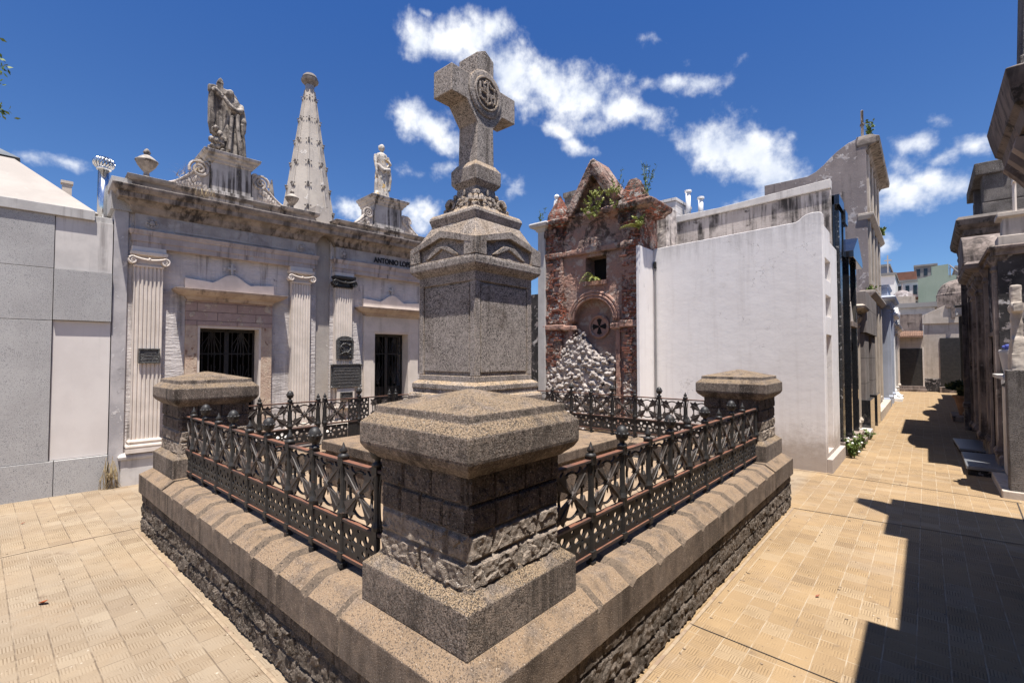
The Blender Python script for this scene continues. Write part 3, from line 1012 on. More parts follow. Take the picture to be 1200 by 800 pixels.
outer = [(-PW / 2 + .008, -.096), (PW / 2 - .008, -.096), (PW / 2 - .008, .096), (-PW / 2 + .008, .096)]
holes = flower_holes(-.08, 0) + flower_holes(.08, 0) + [circ(x, z, .011, 6) for x in (0,) for z in (-.074, .074)]
PANEL = curve_mesh('pierced_panel', [outer] + holes, .010, 'iron')
outv = [(-.07, -.14), (.07, -.14), (.07, .14), (-.07, .14)]
VPANEL = curve_mesh('pierced_panel', [outv] + flower_holes(0, .070, .9) + flower_holes(0, -.070, .9) + [circ(x, z, .009, 6) for x in (-.05, .05) for z in (0, -.125, .125)], .012, 'iron')


def post_mb(brace=True):
    mb = MB()
    mb.stack(0, 0, [(.588, .019), (.612, .019), (.618, .011), (.635, .011)])
    mb.stack(0, 0, [(.632, .021), (.668, .021)])
    mb.lathe(0, 0, [(.0155, .66), (.0155, .84)], 8)
    mb.stack(0, 0, [(.822, .020), (.858, .020)])
    mb.lathe(0, 0, [(.027, .856), (.030, .875), (.021, .90), (.0165, .94), (.0155, 1.06), (.0165, 1.135)], 10)
    if brace:   # curved cheeks each side
        for s_ in (-1, 1):
            mb.tube([(s_ * .036, 0, .858), (s_ * .026, 0, .91), (s_ * .021, 0, .97), (s_ * .020, 0, 1.03), (s_ * .027, 0, 1.09), (s_ * .038, 0, 1.135)], .0055, 5)
    mb.stack(0, 0, [(1.122, .022), (1.162, .022)])
    return mb


POST = post_mb().build('post', 'iron')
ballp = MB().lathe(0, 0, [(.012, 1.155), (.024, 1.162), (.030, 1.170), (.026, 1.180), (.014, 1.186), (.016, 1.20), (.030, 1.206), (.036, 1.222), (.0375, 1.240), (.034, 1.262), (.024, 1.280), (.010, 1.289), (.002, 1.291)], 16)
for k in range(8):     # scalloped skirt on the ball
    a = 2 * math.pi * k / 8
    ballp.ball((.034 * math.cos(a), .034 * math.sin(a), 1.242), .013, 1, 0, (1, 1, .8))
BALL = ballp.build('finial', 'iron', smooth=True)
SPEAR = MB().lathe(0, 0, [(.012, 1.155), (.026, 1.160), (.032, 1.168), (.022, 1.180), (.012, 1.184), (.020, 1.192), (.022, 1.200), (.010, 1.218), (.004, 1.236), (.001, 1.242)], 14).build('finial', 'iron', smooth=True)
PROT = [POST, BALL, SPEAR]


def railing(label, loc, rz, L, posts, group='iron railings on the kerb wall', extra=None, name='iron_railing', cat='railing', stars=True):
    t = thing(name, label, cat, loc, rz, group)
    MB().box(0, L, -.017, .017, 1.136, 1.150).build('top_rail', 'rust', t, bevel=.002)
    MB().box(0, L, -.015, .015, .832, .848).build('middle_rail', 'rust', t, bevel=.002)
    MB().box(0, L, -.015, .015, .642, .660).build('bottom_rail', 'rust', t, bevel=.002)
    ps = list(posts)
    for x, kind in ps:
        o = link('post', POST.data, t)
        o.location = (x, 0, 0)
        if kind:
            f = link('finial', (BALL if kind == 'b' else SPEAR).data, o)
    return t


def fill_panel(t, a, b, star=True, low=True):
    w = b - a
    if star:
        o = link('star_ornament', STAR, t)
        o.location = ((a + b) / 2, 0, .993)
        o.scale = (min(1.0, w / PW) * 1.0, 1, .98)
    if low:
        o = link('pierced_panel', PANEL, t)
        o.location = ((a + b) / 2, 0, .746)
        o.scale = (w / PW, 1, .9)


# left (front) railing: x runs along world X
LX0, LX1 = -5.115, -1.905
px = [-4.93 + .3235 * k for k in range(10)]
t = railing('front left iron railing with rusty rails and star ornaments, between the left and nearest piers', (LX0, 1.31, 0), 0, LX1 - LX0, [(x - LX0, 's' if k % 2 == 0 else 'b') for k, x in enumerate(px) if x < LX1])
es = [0] + [x - LX0 for x in px if x < LX1] + [LX1 - LX0]
for a, b in zip(es, es[1:]):
    if b - a > .12:
        fill_panel(t, a, b)
# right railing: x runs along world Y
RY0, RY1 = 1.83, 5.46
py = [2.19 + .3465 * k for k in range(9)]
t = railing('right hand iron railing with rusty rails and ball finials, running along the alley side', (-1.36, RY0, 0), R(90), RY1 - RY0, [(y - RY0, 's' if k % 2 == 0 else 'b') for k, y in enumerate(py)] + [(RY1 - RY0 - .03, None)])
es = [0] + [y - RY0 for y in py] + [RY1 - RY0 - .03]
for a, b in zip(es, es[1:]):
    fill_panel(t, a, b)
# far railing (parallel to the front one)
FX0, FX1 = -5.115, -1.905
pf = [-2.312 - .3475 * k for k in range(8)]
t = railing('far iron railing, black, in front of the ruined brick tomb and its rubble', (FX0, 5.98, 0), 0, FX1 - FX0, [(x - FX0, 's' if k % 2 == 0 else 'b') for k, x in enumerate(pf)])
es = sorted([0] + [x - FX0 for x in pf] + [FX1 - FX0])
for a, b in zip(es, es[1:]):
    if b - a > .12:
        fill_panel(t, a, b)
# railing facing the mausoleums, interrupted by a double gate
t = railing('short iron railing left of the little gate, facing the grey mausoleum door', (-5.64, 1.83, 0), R(90), 2.82 - 1.83, [(.30, 's'), (.638, 'b'), (.98, 's')])
for a, b in ((0, .30), (.30, .638), (.638, .98)):
    fill_panel(t, a, b)
t = railing('short iron railing beyond the little gate, mostly behind the cross monument', (-5.64, 3.93, 0), R(90), 5.46 - 3.93, [(.01, 's'), (.35, 'b'), (.69, 's'), (1.03, 'b'), (1.37, 's')])
for a, b in ((.01, .35), (.35, .69), (.69, 1.03), (1.03, 1.37)):
    fill_panel(t, a, b)
gt = thing('iron_gate', 'small double iron gate with pierced flower panels, before the wide bronze plaque', 'gate', (-5.64, 2.88, .0), R(90))
MB().box(0, .97, -.014, .014, 1.138, 1.152).build('top_rail', 'rust', gt)
MB().box(0, .97, -.013, .013, .842, .858).build('middle_rail', 'rust', gt)
MB().box(0, .97, -.013, .013, .642, .658).build('bottom_rail', 'rust', gt)
for x, kd in ((0.016, 's'), (.485, 'b'), (.955, 's')):
    o = link('post', POST.data, gt)
    o.location = (x, 0, 0)
    link('finial', (BALL if kd == 'b' else SPEAR).data, o)
for x in (.405, .565):
    o = link('pierced_panel', VPANEL, gt)
    o.location = (x, 0, .998)
for x in (.175, .795):
    o = link('star_ornament', STAR, gt)
    o.location = (x, 0, .995)
    o.scale = (.92, 1, .98)
    o = link('pierced_panel', PANEL, gt)
    o.location = (x, 0, .748)
    o.scale = (.95, 1, .9)
mbk = MB().box(.335, .475, -.006, .006, .66, .842).box(.495, .635, -.006, .006, .66, .842)
mbk.build('kick_plate', 'iron', gt)
for o in PROT:
    bpy.data.objects.remove(o)

# ---------------------------------------------------------------- cross monument
CX, CY = -3.515, 3.437
mon = thing('cross_monument', 'tall speckled granite monument topped by a stone cross with carved medallion, inside the railings', 'monument', (CX, CY, .42))


def mons(name, lv, mat='granite_grey', bev=.006, parent=None):
    return MB().stack(CX, CY, lv).build(name, mat, parent or mon, world=True, bevel=bev)


mb = MB().stack(CX, CY, [(.42, 1.07), (.755, 1.07), (.757, 1.10), (.85, 1.10)])
mb.build('platform', 'coping', mon, world=True, bevel=.01)
mons('lower_step', [(.85, .75), (1.05, .75), (1.07, .72)], 'granite_grey', .01)
mons('upper_step', [(1.07, .60), (1.22, .60)], 'granite_grey', .01)
mons('base_moulding', [(1.22, .47), (1.245, .487), (1.30, .492), (1.325, .478), (1.33, .455), (1.375, .452), (1.378, .462), (1.425, .462), (1.452, .425), (1.455, .412)])
# die with sunk panels
die = MB()
h = .412
die.stack(CX, CY, [(1.452, h), (1.51, h)])
die.stack(CX, CY, [(2.40, h), (2.50, h)])
die.stack(CX, CY, [(1.505, h - .02), (2.405, h - .02)])
for sx in (-1, 1):
    for sy in (-1, 1):
        x, y = CX + sx * (h - .035), CY + sy * (h - .035)
        die.rings([(x - .035, x + .035, y - .035, y + .035, 1.51), (x - .035, x + .035, y - .035, y + .035, 2.40)])
die.build('pedestal_block', 'granite_grey', mon, world=True, bevel=.006)
for k in range(4):    # raised slab in each sunk panel with splayed foot
    m4 = T_((CX, CY, 0)) @ Rz(90 * k)
    q = MB()
    q.rings([(-.33, .33, -h + .004, -h + .03, 1.545), (-.33, .33, -h + .004, -h + .03, 2.375)])
    q.xf(m4)
    q.build('panel', 'granite_grey', mon, world=True, bevel=.005)
cor = mons('cornice', [(2.49, .414), (2.515, .45), (2.535, .47), (2.55, .482), (2.60, .484), (2.63, .478)])
# gabled hood: four faces with raking mouldings
hd = MB()
hd.stack(CX, CY, [(2.62, .455), (2.80, .44), (3.03, .32)])
for k in range(4):
    m4 = T_((CX, CY, 0)) @ Rz(90 * k)
    q = MB()
    y0, y1 = -.484, -.43
    # outer frame: corner posts, rakes
    zt = 2.775
    ap = 2.915
    q.prism([(-.482, 2.632), (-.425, 2.632), (-.425, 2.668), (-.425, zt - .035), (0, ap - .075), (.425, zt - .035), (.425, 2.632), (.482, 2.632), (.482, zt + .01), (0, ap), (-.482, zt + .01)], 'y', y0, y1 + .1)
    # inner chevron
    q.prism([(-.24, 2.655), (-.19, 2.655), (0, 2.735), (.19, 2.655), (.24, 2.655), (.08, 2.76), (-.08, 2.76)], 'y', y0 + .012, y1 + .05)
    # roof behind the gable
    q.prism([(-.484, zt), (0, ap - .004), (.484, zt)], 'y', -.44, -.20)
    e_ = .0015 * (k % 2)
    hd.add([tuple(m4 @ Vector((p[0] * (1 - e_), p[1] * (1 - e_ * 1.5), p[2]))) for p in q.v], q.f)
hd.build('gabled_hood', 'granite_grey', mon, world=True, bevel=.005)
mons('neck_moulding', [(3.02, .325), (3.06, .335), (3.09, .345), (3.115, .34), (3.14, .32), (3.15, .29)], 'granite_grey')
ac = MB().stack(CX, CY, [(3.14, .26), (3.22, .2), (3.32, .155), (3.42, .14), (3.44, .148)])
ac.build('foliate_base', 'granite_grey', mon, world=True, bevel=.006)
lf = MB()
for k in range(4):
    m4 = T_((CX, CY, 0)) @ Rz(45 + 90 * k)
    q = MB()
    for s_ in (-1, 0, 1):   # scrolled leaves at each corner
        pts = []
        for i in range(16):
            a = i / 15
            ang = a * 4.6
            rr = .085 * (1 - a * .75)
            pts.append((s_ * (.05 + .02 * a), -.25 - rr * math.cos(ang) * .55, 3.235 + rr * math.sin(ang) * .9))
        q.tube(pts, [.026 - .012 * i / 15 for i in range(16)], 6)
    q.ball((0, -.31, 3.19), .045, 1, .2, (1.2, .8, .8))
    q.ball((0, -.215, 3.345), .035, 1, .2, (1.3, .7, 1.1))
    lf.add([tuple(m4 @ Vector(p)) for p in q.v], q.f)
    q = MB()           # rosette of leaves on each face
    for i in range(7):
        a = math.pi * (i / 6)
        q.ball((.075 * math.cos(a), -.20 + .03 * 0, 3.21 + .085 * math.sin(a)), .027, 1, .2, (1, .6, 1))
    q.ball((0, -.2, 3.23), .03, 1, .1)
    q.ball((0, -.17, 3.36), .022, 1, .2, (.8, .6, 2))
    m4 = T_((CX, CY, 0)) @ Rz(90 * k)
    lf.add([tuple(m4 @ Vector(p)) for p in q.v], q.f)
lf.build('carved_leaves', 'granite_grey', mon, world=True)
mons('collar', [(3.43, .150), (3.45, .165), (3.475, .184), (3.615, .186), (3.66, .155), (3.68, .142)])
# the cross: arms along Y, thickness along X
A0 = .135
cr_poly = []   # (y, z) outline
zc = 4.395      # arm centre height
prof = [(-.132, 3.67), (-.128, 4.10)]
# lower left splay to arm underside
ah = .135
out = [(-.128, 3.67), (-.118, 4.08), (-.16, 4.13), (-.215, 4.20), (-.262, zc - ah), (-.465, zc - ah), (-.465, zc + ah), (-.205, zc + ah), (-.185, zc + .165), (-.15, zc + .195), (-.125, zc + .20), (-.125, 4.80), (0, 4.87)]
out = out + [(-y, z) for y, z in reversed(out[:-1])]
cr = MB()
cr.prism([(CY + y, z) for y, z in out], 'x', CX - A0, CX + A0)
crs = cr.build('cross', 'granite_grey', mon, world=True, bevel=.008)
for sx in (-1, 1):
    q = MB()
    if sx == 1:
        q.lathe(0, 0, [(.24, -.002), (.24, .012), (.215, .022), (.20, .022)], 40)
    else:
        q.lathe(0, 0, [(.24, -.002), (.24, .012), (.20, .022)], 40)
    q.xf(T_((CX + sx * A0, CY, zc + .01)) @ Matrix.Rotation(R(90 * sx), 4, 'Y'))
    q.build('boss', 'granite_grey', mon, world=True, bevel=.004)
# medallion with interlaced monogram relief
md = thing('tmp', 't', 't')
bpy.data.objects.remove(md)
q = MB()
rr = .165
q.tube([(rr * math.cos(a), rr * math.sin(a), 0) for a in [2 * math.pi * k / 36 for k in range(37)]], .014, 6)


def arcp(cx, cy, r, a0, a1, n=12, z=.006):
    return [(cx + r * math.cos(R(a0 + (a1 - a0) * i / n)), cy + r * math.sin(R(a0 + (a1 - a0) * i / n)), z) for i in range(n + 1)]


for pts in (arcp(.0, .055, .055, 20, 270) + arcp(0, -.055, .055, 90, -160), [(-.105, -.08, .006), (-.105, .085, .006)], [(.105, -.08, .006), (.105, .085, .006)], [(-.105, .0, .006), (.105, .0, .006)],
            [(0, -.13, .008), (0, .13, .008)], [(-.03, .12, .008), (.03, .12, .008)], arcp(-.06, -.03, .05, 0, 300), arcp(.06, .03, .05, 180, 480), [(-.08, .1, .006), (.085, -.1, .006)]):
    q.tube(pts, .0125, 6)
q.xf(T_((CX + A0 + .022, CY, zc + .01)) @ Matrix.Rotation(R(90), 4, 'Y') @ Matrix.Rotation(R(90), 4, 'Z'))
q.build('medallion', 'granite_grey', mon, world=True, label='round medallion with an interlaced relief monogram')
bk = MB().lathe(0, 0, [(.155, 0), (.155, .003)], 32)
bk.xf(T_((CX + A0 + .0225, CY, zc + .01)) @ Matrix.Rotation(R(90), 4, 'Y'))
bk.build('medallion_ground', 'rock_dark', mon, world=True)


# ---------------------------------------------------------------- the mausoleum row on the left
FA = 3.6
FPX, FPY = -7.944, 1.224
FRZ = R(90 - FA)


def floc(u, off=0.0, z=0.0):
    a = R(FA)
    return (FPX + u * math.sin(a) + off * math.cos(a), FPY + u * math.cos(a) - off * math.sin(a), z)


def ionic(mb, x0, x1, z0, z1, yf):
    """capital: neck band, egg roll, two volutes, abacus"""
    c = (x0 + x1) / 2
    w = (x1 - x0) / 2
    h = z1 - z0
    mb.box(x0 + .015, x1 - .015, yf + .01, yf + .12, z0, z0 + h * .9)
    mb.corn(x0 + .01, x1 - .01, yf, yf + .1, [(z0, .012), (z0 + .02, .018), (z0 + .04, .0)])
    mb.corn(x0 + .01, x1 - .01, yf, yf + .1, [(z1 - h * .28, .02), (z1 - h * .22, .05), (z1 - .01, .055), (z1, .05)])
    for s_ in (-1, 1):
        vx = c + s_ * (w + .02)
        pts = []
        for i in range(22):
            a = i / 21
            r = .052 * (1 - a * .8)
            an = math.pi / 2 - s_ * a * 9.5
            pts.append((vx + r * math.cos(an), yf - .045, z1 - h * .62 + r * math.sin(an)))
        mb.tube(pts, [.014 - .006 * i / 21 for i in range(22)], 6)
        b = MB().lathe(0, 0, [(.045, 0), (.045, .11)], 14)
        b.xf(T_((vx, yf + .07, z1 - h * .62)) @ Matrix.Rotation(R(90), 4, 'X'))
        mb.add(b.v, b.f)
    # hanging swag roll between volutes
    mb.tube([(c + (w + .02) * t, yf - .05, z1 - h * .62 + .05 - .035 * (1 - t * t) + 0) for t in [-1 + 2 * i / 12 for i in range(13)]], .013, 6)
    mb.ball((c, yf - .05, z1 - h * .5), .022, 1, .1)
    return mb


def fluted(mb, x0, x1, z0, z1, yf, n=7):
    """fluted pilaster shaft as one extruded outline"""
    w = x1 - x0
    pts = [(x0, yf + .1), (x0, yf)]
    s_ = w / n
    for k in range(n):
        a = x0 + k * s_
        pts += [(a + s_ * .2, yf), (a + s_ * .32, yf + .012), (a + s_ * .5, yf + .017), (a + s_ * .68, yf + .012), (a + s_ * .8, yf)]
    pts += [(x1, yf), (x1, yf + .1)]
    mb.prism(pts, 'z', z0, z1)
    return mb


def volute_scroll(x0, x1, z0, z1, flip):
    """carved console scroll beside a pedestal; x0..x1, tall side at x1 unless flip"""
    W_, H_ = x1 - x0, z1 - z0
    pts = []
    n = 18
    for i in range(n + 1):
        t = i / n
        x = t * W_
        z = H_ * (.12 + .95 * (t ** 1.35)) if t < .72 else H_ * (.12 + .95 * (.72 ** 1.35) + .20 * math.sin((t - .72) / .28 * math.pi * .75))
        pts.append((x, min(z, H_)))
    poly = [(0, 0)] + pts + [(W_, 0)]
    mb = MB().prism(poly, 'y', -.09, .09)
    cx, cz, r = W_ * .74, H_ * .66, min(H_ * .30, W_ * .27)
    sp = []
    for i in range(34):
        a = i / 33
        rr = r * (1 - a * .85)
        an = R(200) - a * 13
        sp.append((cx + rr * math.cos(an), -.1, cz + rr * math.sin(an)))
    mb.tube(sp, [.024 - .010 * i / 33 for i in range(34)], 6)
    edge = [(x, -.095, z - .012) for x, z in pts]
    mb.tube(edge, .018, 6)
    for k in range(9):    # carved leaves
        t = .12 + .075 * k
        mb.ball((W_ * t, -.09, H_ * (.06 + .62 * t ** 1.6)), .03 + .012 * t, 1, .35, (.8, .7, 1.5))
        mb.ball((W_ * (t + .06), -.09, H_ * (.03 + .28 * t)), .026, 1, .35, (.8, .7, 1.5))
    if flip:
        mb.v = [(W_ - x, y, z) for x, y, z in mb.v]
    mb.v = [(x + x0, y, z + z0) for x, y, z in mb.v]
    return mb


def urn_mb(x, y, z, k=1.0, pear=False):
    p = [(.10, 0), (.10, .03), (.085, .05), (.04, .07), (.03, .12), (.045, .14), (.06, .155), (.105, .215), (.125, .26), (.135, .275), (.13, .29), (.11, .30), (.10, .315), (.07, .34), (.045, .355), (.03, .37), (.038, .385), (.045, .40), (.032, .43), (.012, .455), (.002, .46)]
    mb = MB().lathe(0, 0, p, 18)
    mb.v = [(a * k + x, b * k + y, c * k + z) for a, b, c in mb.v]
    return mb


def iron_gate_mesh(w, h, mb, y, fan=True):
    """one leaf: frame, bars, radiating rods, scrolls"""
    t = .016
    mb.box(0, w, y - t, y + t, 0, .05).box(0, w, y - t, y + t, h - .05, h).box(0, .03, y - t, y + t, 0, h).box(w - .03, w, y - t, y + t, 0, h)
    mb.box(0, w, y - t, y + t, h * .80, h * .80 + .02)
    n = 5
    for i in range(1, n):
        x = w * i / n
        mb.tube([(x, y, 0), (x, y, h)], .007, 5)
    for zc_, sgn in ((h * .52, 1), (h * .98, -1)):
        for i in range(-3, 4):
            a = R(90 + 18 * i) if sgn == 1 else R(-90 + 18 * i)
            mb.tube([(w / 2, y - .012, zc_), (w / 2 + .42 * w * math.cos(a), y - .012, zc_ + h * .2 * math.sin(a))], .006, 5)
    for s_ in (-1, 1):
        for zc_ in (h * .42, h * .2, h * .1):
            pts = []
            for i in range(20):
                a = i / 19
                r = w * .2 * (1 - a * .8)
                an = R(90) + s_ * a * 8
                pts.append((w / 2 + s_ * w * .22 + r * math.cos(an), y - .012, zc_ + r * math.sin(an)))
            mb.tube(pts, .006, 5)
    mb.ball((w / 2, y - .015, h * .52), .03, 1)
    return mb


def scaled(P, z):
    return z


def mausoleum(label, u0, u1, cfg):
    """neoclassical tomb front; local x along the street, -y toward the viewer"""
    t = thing('mausoleum', label, 'mausoleum', floc(u0), FRZ, 'neoclassical mausoleums')
    W_ = u1 - u0
    d0, d1 = cfg['door'][0] - u0, cfg['door'][1] - u0
    dz = cfg['door'][2]
    D = 2.6
    wy = .06
    mb = MB()
    mb.box(0.0, d0, wy, wy + .4, -.01, 3.95).box(d1, W_, wy, wy + .4, -.01, 3.95).box(d0, d1, wy, wy + .4, dz, 3.95)
    mb.box(0.001, .3, wy + .4, D, -.01, 3.95).box(W_ - .3, W_ - .001, wy + .4, D, -.01, 3.95).box(.3, W_ - .3, D - .3, D, -.01, 3.95)
    mb.box(d0, d1, wy, wy + .4, -.01, .16)
    mb.build('wall', 'plaster_pale', t)
    MB().box(.02, W_ - .02, wy + .02, D - .02, 3.95, 4.02).build('roof', 'parapet', t)
    MB().box(.302, W_ - .302, D - .34, D - .302, 0, 3.9).box(d0 - .25, d1 + .25, 1.3, 1.34, 0, 2.6).build('dark_interior', 'void', t)
    # plinth
    for (xa, xb) in ((0, d0 - .14), (d1 + .14, W_)):
        MB().corn(xa, xb, .0, wy + .1, [(-.01, .03), (.34, .03), (.345, .055), (.38, .06), (.405, .04), (.42, .0)]).build('plinth', 'marble_white', t, bevel=.004)
    # pilasters
    for (a, b, cap) in cfg['pil']:
        a, b = a - u0, b - u0
        mb = fluted(MB(), a, b, .59, 2.90, -.03, 7)
        mb.build('pilaster', 'stone_cream', t)
        mb = MB()
        mb.corn(a, b, -.03, wy + .02, [(.42, .045), (.475, .045), (.48, .04), (.50, .05), (.525, .045), (.53, .02), (.55, .02), (.56, .03), (.575, .028), (.592, .004)])
        mb.build('pilaster_base', 'stone_cream', t, bevel=.004)
        ionic(MB(), a, b, 2.895, 3.10, -.03).build('capital', 'gate_dark' if cap == 'black' else 'stone_cream', t, smooth=False, label='blackened ionic capital' if cap == 'black' else None)
        MB().box(a - .03, b + .03, -.04, wy + .05, 3.10, 3.165).build('impost_block', 'stone_cream', t, bevel=.003)
    # entablature
    MB().corn(0.04, W_ - .04, -.035, wy + .2, [(3.165, 0), (3.235, 0), (3.238, .014), (3.325, .014), (3.33, .026), (3.36, .034), (3.385, .044), (3.392, .044)]).build('architrave', 'stone_stained' if cfg.get('dark') else 'facade_beam', t, bevel=.003)
    MB().corn(0.06, W_ - .06, -.02, wy + .2, [(3.392, 0), (3.61, 0)]).build('frieze', 'stone_grey', t)
    q = MB().box(.50, W_ - .50, -.032, -.019, 3.425, 3.58)
    for k in range(0 if cfg.get('solid') else 34):
        x = .56 + (W_ - 1.12) * k / 34
        if k % 9 != 8:
            q.box(x, x + .012, -.038, -.031, 3.46, 3.55).box(x + .014, x + .036, -.037, -.031, 3.46 + .04 * (k % 3 == 0), 3.475 + .04 * (k % 3 == 0))
    if not cfg.get('solid'):
        q.build('worn_inscription_panel', 'stone_grey', t)
    MB().corn(0.06, W_ - .06, -.02, wy + .25, [(3.61, .01), (3.635, .03), (3.66, .045), (3.70, .06), (3.735, .10), (3.76, .115), (3.765, .19), (3.80, .20), (3.83, .205), (3.84, .225), (3.88, .255), (3.905, .262), (3.918, .262), (3.935, .18)]).build('cornice', 'stone_stained', t, bevel=.003)
    mb = MB()
    for q in cfg.get('ros', []):
        x = q - u0
        b = MB().lathe(0, 0, [(.075, 0), (.078, .012), (.06, .018), (.05, .010), (.035, .012), (.03, .03), (.01, .036)], 20)
        for k in range(8):
            b.ball((.048 * math.cos(k * .785), .048 * math.sin(k * .785), .015), .016, 1)
        b.xf(T_((x, -.02, 3.5)) @ Matrix.Rotation(R(90), 4, 'X'))
        b.build('rosette', 'stone_grey', t)
    MB().corn(0.1, W_ - .12, .0, .30, [(3.93, -.0), (4.045, -.0), (4.05, .03), (4.075, .05), (4.10, .055), (4.11, .02)]).build('parapet', 'parapet', t, bevel=.003)
    for (a, b) in cfg.get('dies', []):
        MB().corn(a - u0, b - u0, -.03, .3, [(3.925, 0), (4.05, 0), (4.055, .035), (4.08, .055), (4.115, .06), (4.122, .03)]).build('parapet_block', 'parapet', t, bevel=.003)
    # door surround
    f0, f1, fz = cfg['frame'][0] - u0, cfg['frame'][1] - u0, cfg['frame'][2]
    mb = MB()
    mb.box(f0, d0 + .001, .0, .14, .42, dz).box(d1 - .001, f1, .0, .14, .42, dz)
    mb.box(f0, d0 + .001, -.02, .14, -.01, .42).box(d1 - .001, f1, -.02, .14, -.01, .42)
    mb.build('door_jamb', cfg['jamb'], t, bevel=.006)
    MB().box(f0 - .002, f1 + .002, -.004, .14, dz, fz).build('lintel', cfg['lint'], t, bevel=.004)
    mb = MB().box(d0, d0 + .03, .01, .30, .16, dz).box(d1 - .03, d1, .01, .30, .16, dz).box(d0 + .03, d1 - .03, .01, .30, dz - .03, dz)
    mb.build('door_frame', 'stone_cream', t)
    MB().corn(f0 + .03, f1 - .03, -.02, wy + .02, [(fz, .02), (fz + .03, .04), (fz + .05, .05), (fz + .07, .12), (fz + .09, .15), (fz + .12, .19), (fz + .145, .2), (fz + .15, .14)]).build('door_cornice', 'door_cornice', t, bevel=.003)
    # curved pediment slab
    c = (f0 + f1) / 2
    hw = (f1 - f0) / 2 + .02
    z0 = fz + .148
    pts = [(c - hw, z0), (c - hw, z0 + .165)]
    for i in range(13):
        a = -1 + 2 * i / 12
        pts.append((c + a * hw * .52, z0 + .12 + .15 * (.5 + .5 * math.cos(a * math.pi)) + (.02 if abs(a) > .99 else 0)))
    pts += [(c + hw, z0 + .165), (c + hw, z0)]
    MB().prism(pts, 'y', .0, .07).build('pediment', 'stone_cream', t, bevel=.003)
    zz = z0 + .255
    MB().box(c - .016, c + .016, .01, .045, zz, zz + .18).box(c - .055, c + .055, .011, .044, zz + .095, zz + .128).build('cross', 'grey_side', t, bevel=.003)
    # iron door leaves
    hw_ = (d1 - d0 - .06) / 2
    hgt = dz - .03 - .17
    for k in range(2):
        mb = iron_gate_mesh(hw_, hgt, MB(), .0)
        if cfg.get('solid'):
            mb.box(.03, hw_ - .03, .02, .03, .05, hgt * .48)
        mb.xf(T_((d0 + .03 + k * hw_, .24, .17)))
        lf_ = mb.build('gate_leaf', 'iron', t)
    # step
    MB().box(d0 - .1, d1 + .1, -.26, .0, -.01, .12).build('doorstep', 'marble_white', t, bevel=.01)
    # central pedestal with scrolls
    a, b, zt = cfg['ped']
    a, b = a - u0, b - u0
    mb = MB()
    mb.corn(a + .03, b - .03, .02, .55, [(4.0, .03), (4.16, .03), (4.165, .0), (zt - .16, 0), (zt - .155, .02), (zt - .12, .03), (zt - .10, .06), (zt - .07, .07), (zt - .05, .105), (zt - .01, .115), (zt, .08)])
    mb.build('statue_pedestal', 'pedestal', t, bevel=.004)
    for (x0, x1, zz, fl_) in cfg['scroll']:
        q = volute_scroll(x0 - u0, x1 - u0, 4.095, zz, fl_)
        q.v = [(x, y + .14, z) for x, y, z in q.v]
        q.build('scroll', 'scroll_stone', t)
    return t


M['facade_beam'] = stone('pinkish_beam_stone', (.47, .395, .355), (.36, .305, .28), 3, streak=((.15, .125, .115), .47, .66), grime=((.42, .41, .42), 4, .56, .68), bst=.35)
M['door_cornice'] = stone('brown_door_cornice', (.46, .37, .30), (.34, .26, .21), 4, streak=((.13, .1, .085), .5, .72), bst=.4)
M['scroll_stone'] = stone('carved_scroll_stone', (.50, .44, .39), (.38, .33, .29), 8, streak=((.10, .085, .075), .5, .66), bst=.7)
M['pedestal'] = stone('pedestal_stone', (.48, .44, .41), (.36, .33, .31), 3, streak=((.07, .06, .055), .45, .58), patch=[((.5, .44, .2), 12, .68, .72)], bst=.35)

m1 = mausoleum('larger grey mausoleum with flaking pink door lintel, fluted cream pilasters and urns on its parapet', .10, 2.62, dict(
    door=(.90, 1.75, 2.14), pil=[(.162, .475, ''), (2.19, 2.49, '')], frame=(.755, 1.905, 2.50), jamb='jamb_rough', lint='lintel_pink',
    ros=[.34, 2.33], dies=[(.12, .55), (2.05, 2.56)], ped=(1.0, 1.60, 4.74), scroll=[(.53, 1.02, 4.60, False), (1.59, 2.06, 4.60, True)]))
m2 = mausoleum('mausoleum lettered on its frieze, with one blackened pilaster capital, half hidden by the monument', 2.87, 5.29, dict(
    door=(3.68, 4.46, 2.15), pil=[(2.93, 3.235, 'black'), (4.93, 5.23, '')], frame=(3.49, 4.655, 2.44), jamb='stone_cream', lint='stone_cream',
    ros=[3.07, 5.08], ped=(3.66, 4.30, 4.72), scroll=[(3.30, 3.67, 4.5, False), (4.29, 4.66, 4.5, True)], solid=True))
tx = link('lettering', text_mesh('lettering', 'ANTONIO LOPEZ', .135, .012, 'letter_black', .88), m2)
tx.location = (4.09 - 2.87, -.03, 3.445)

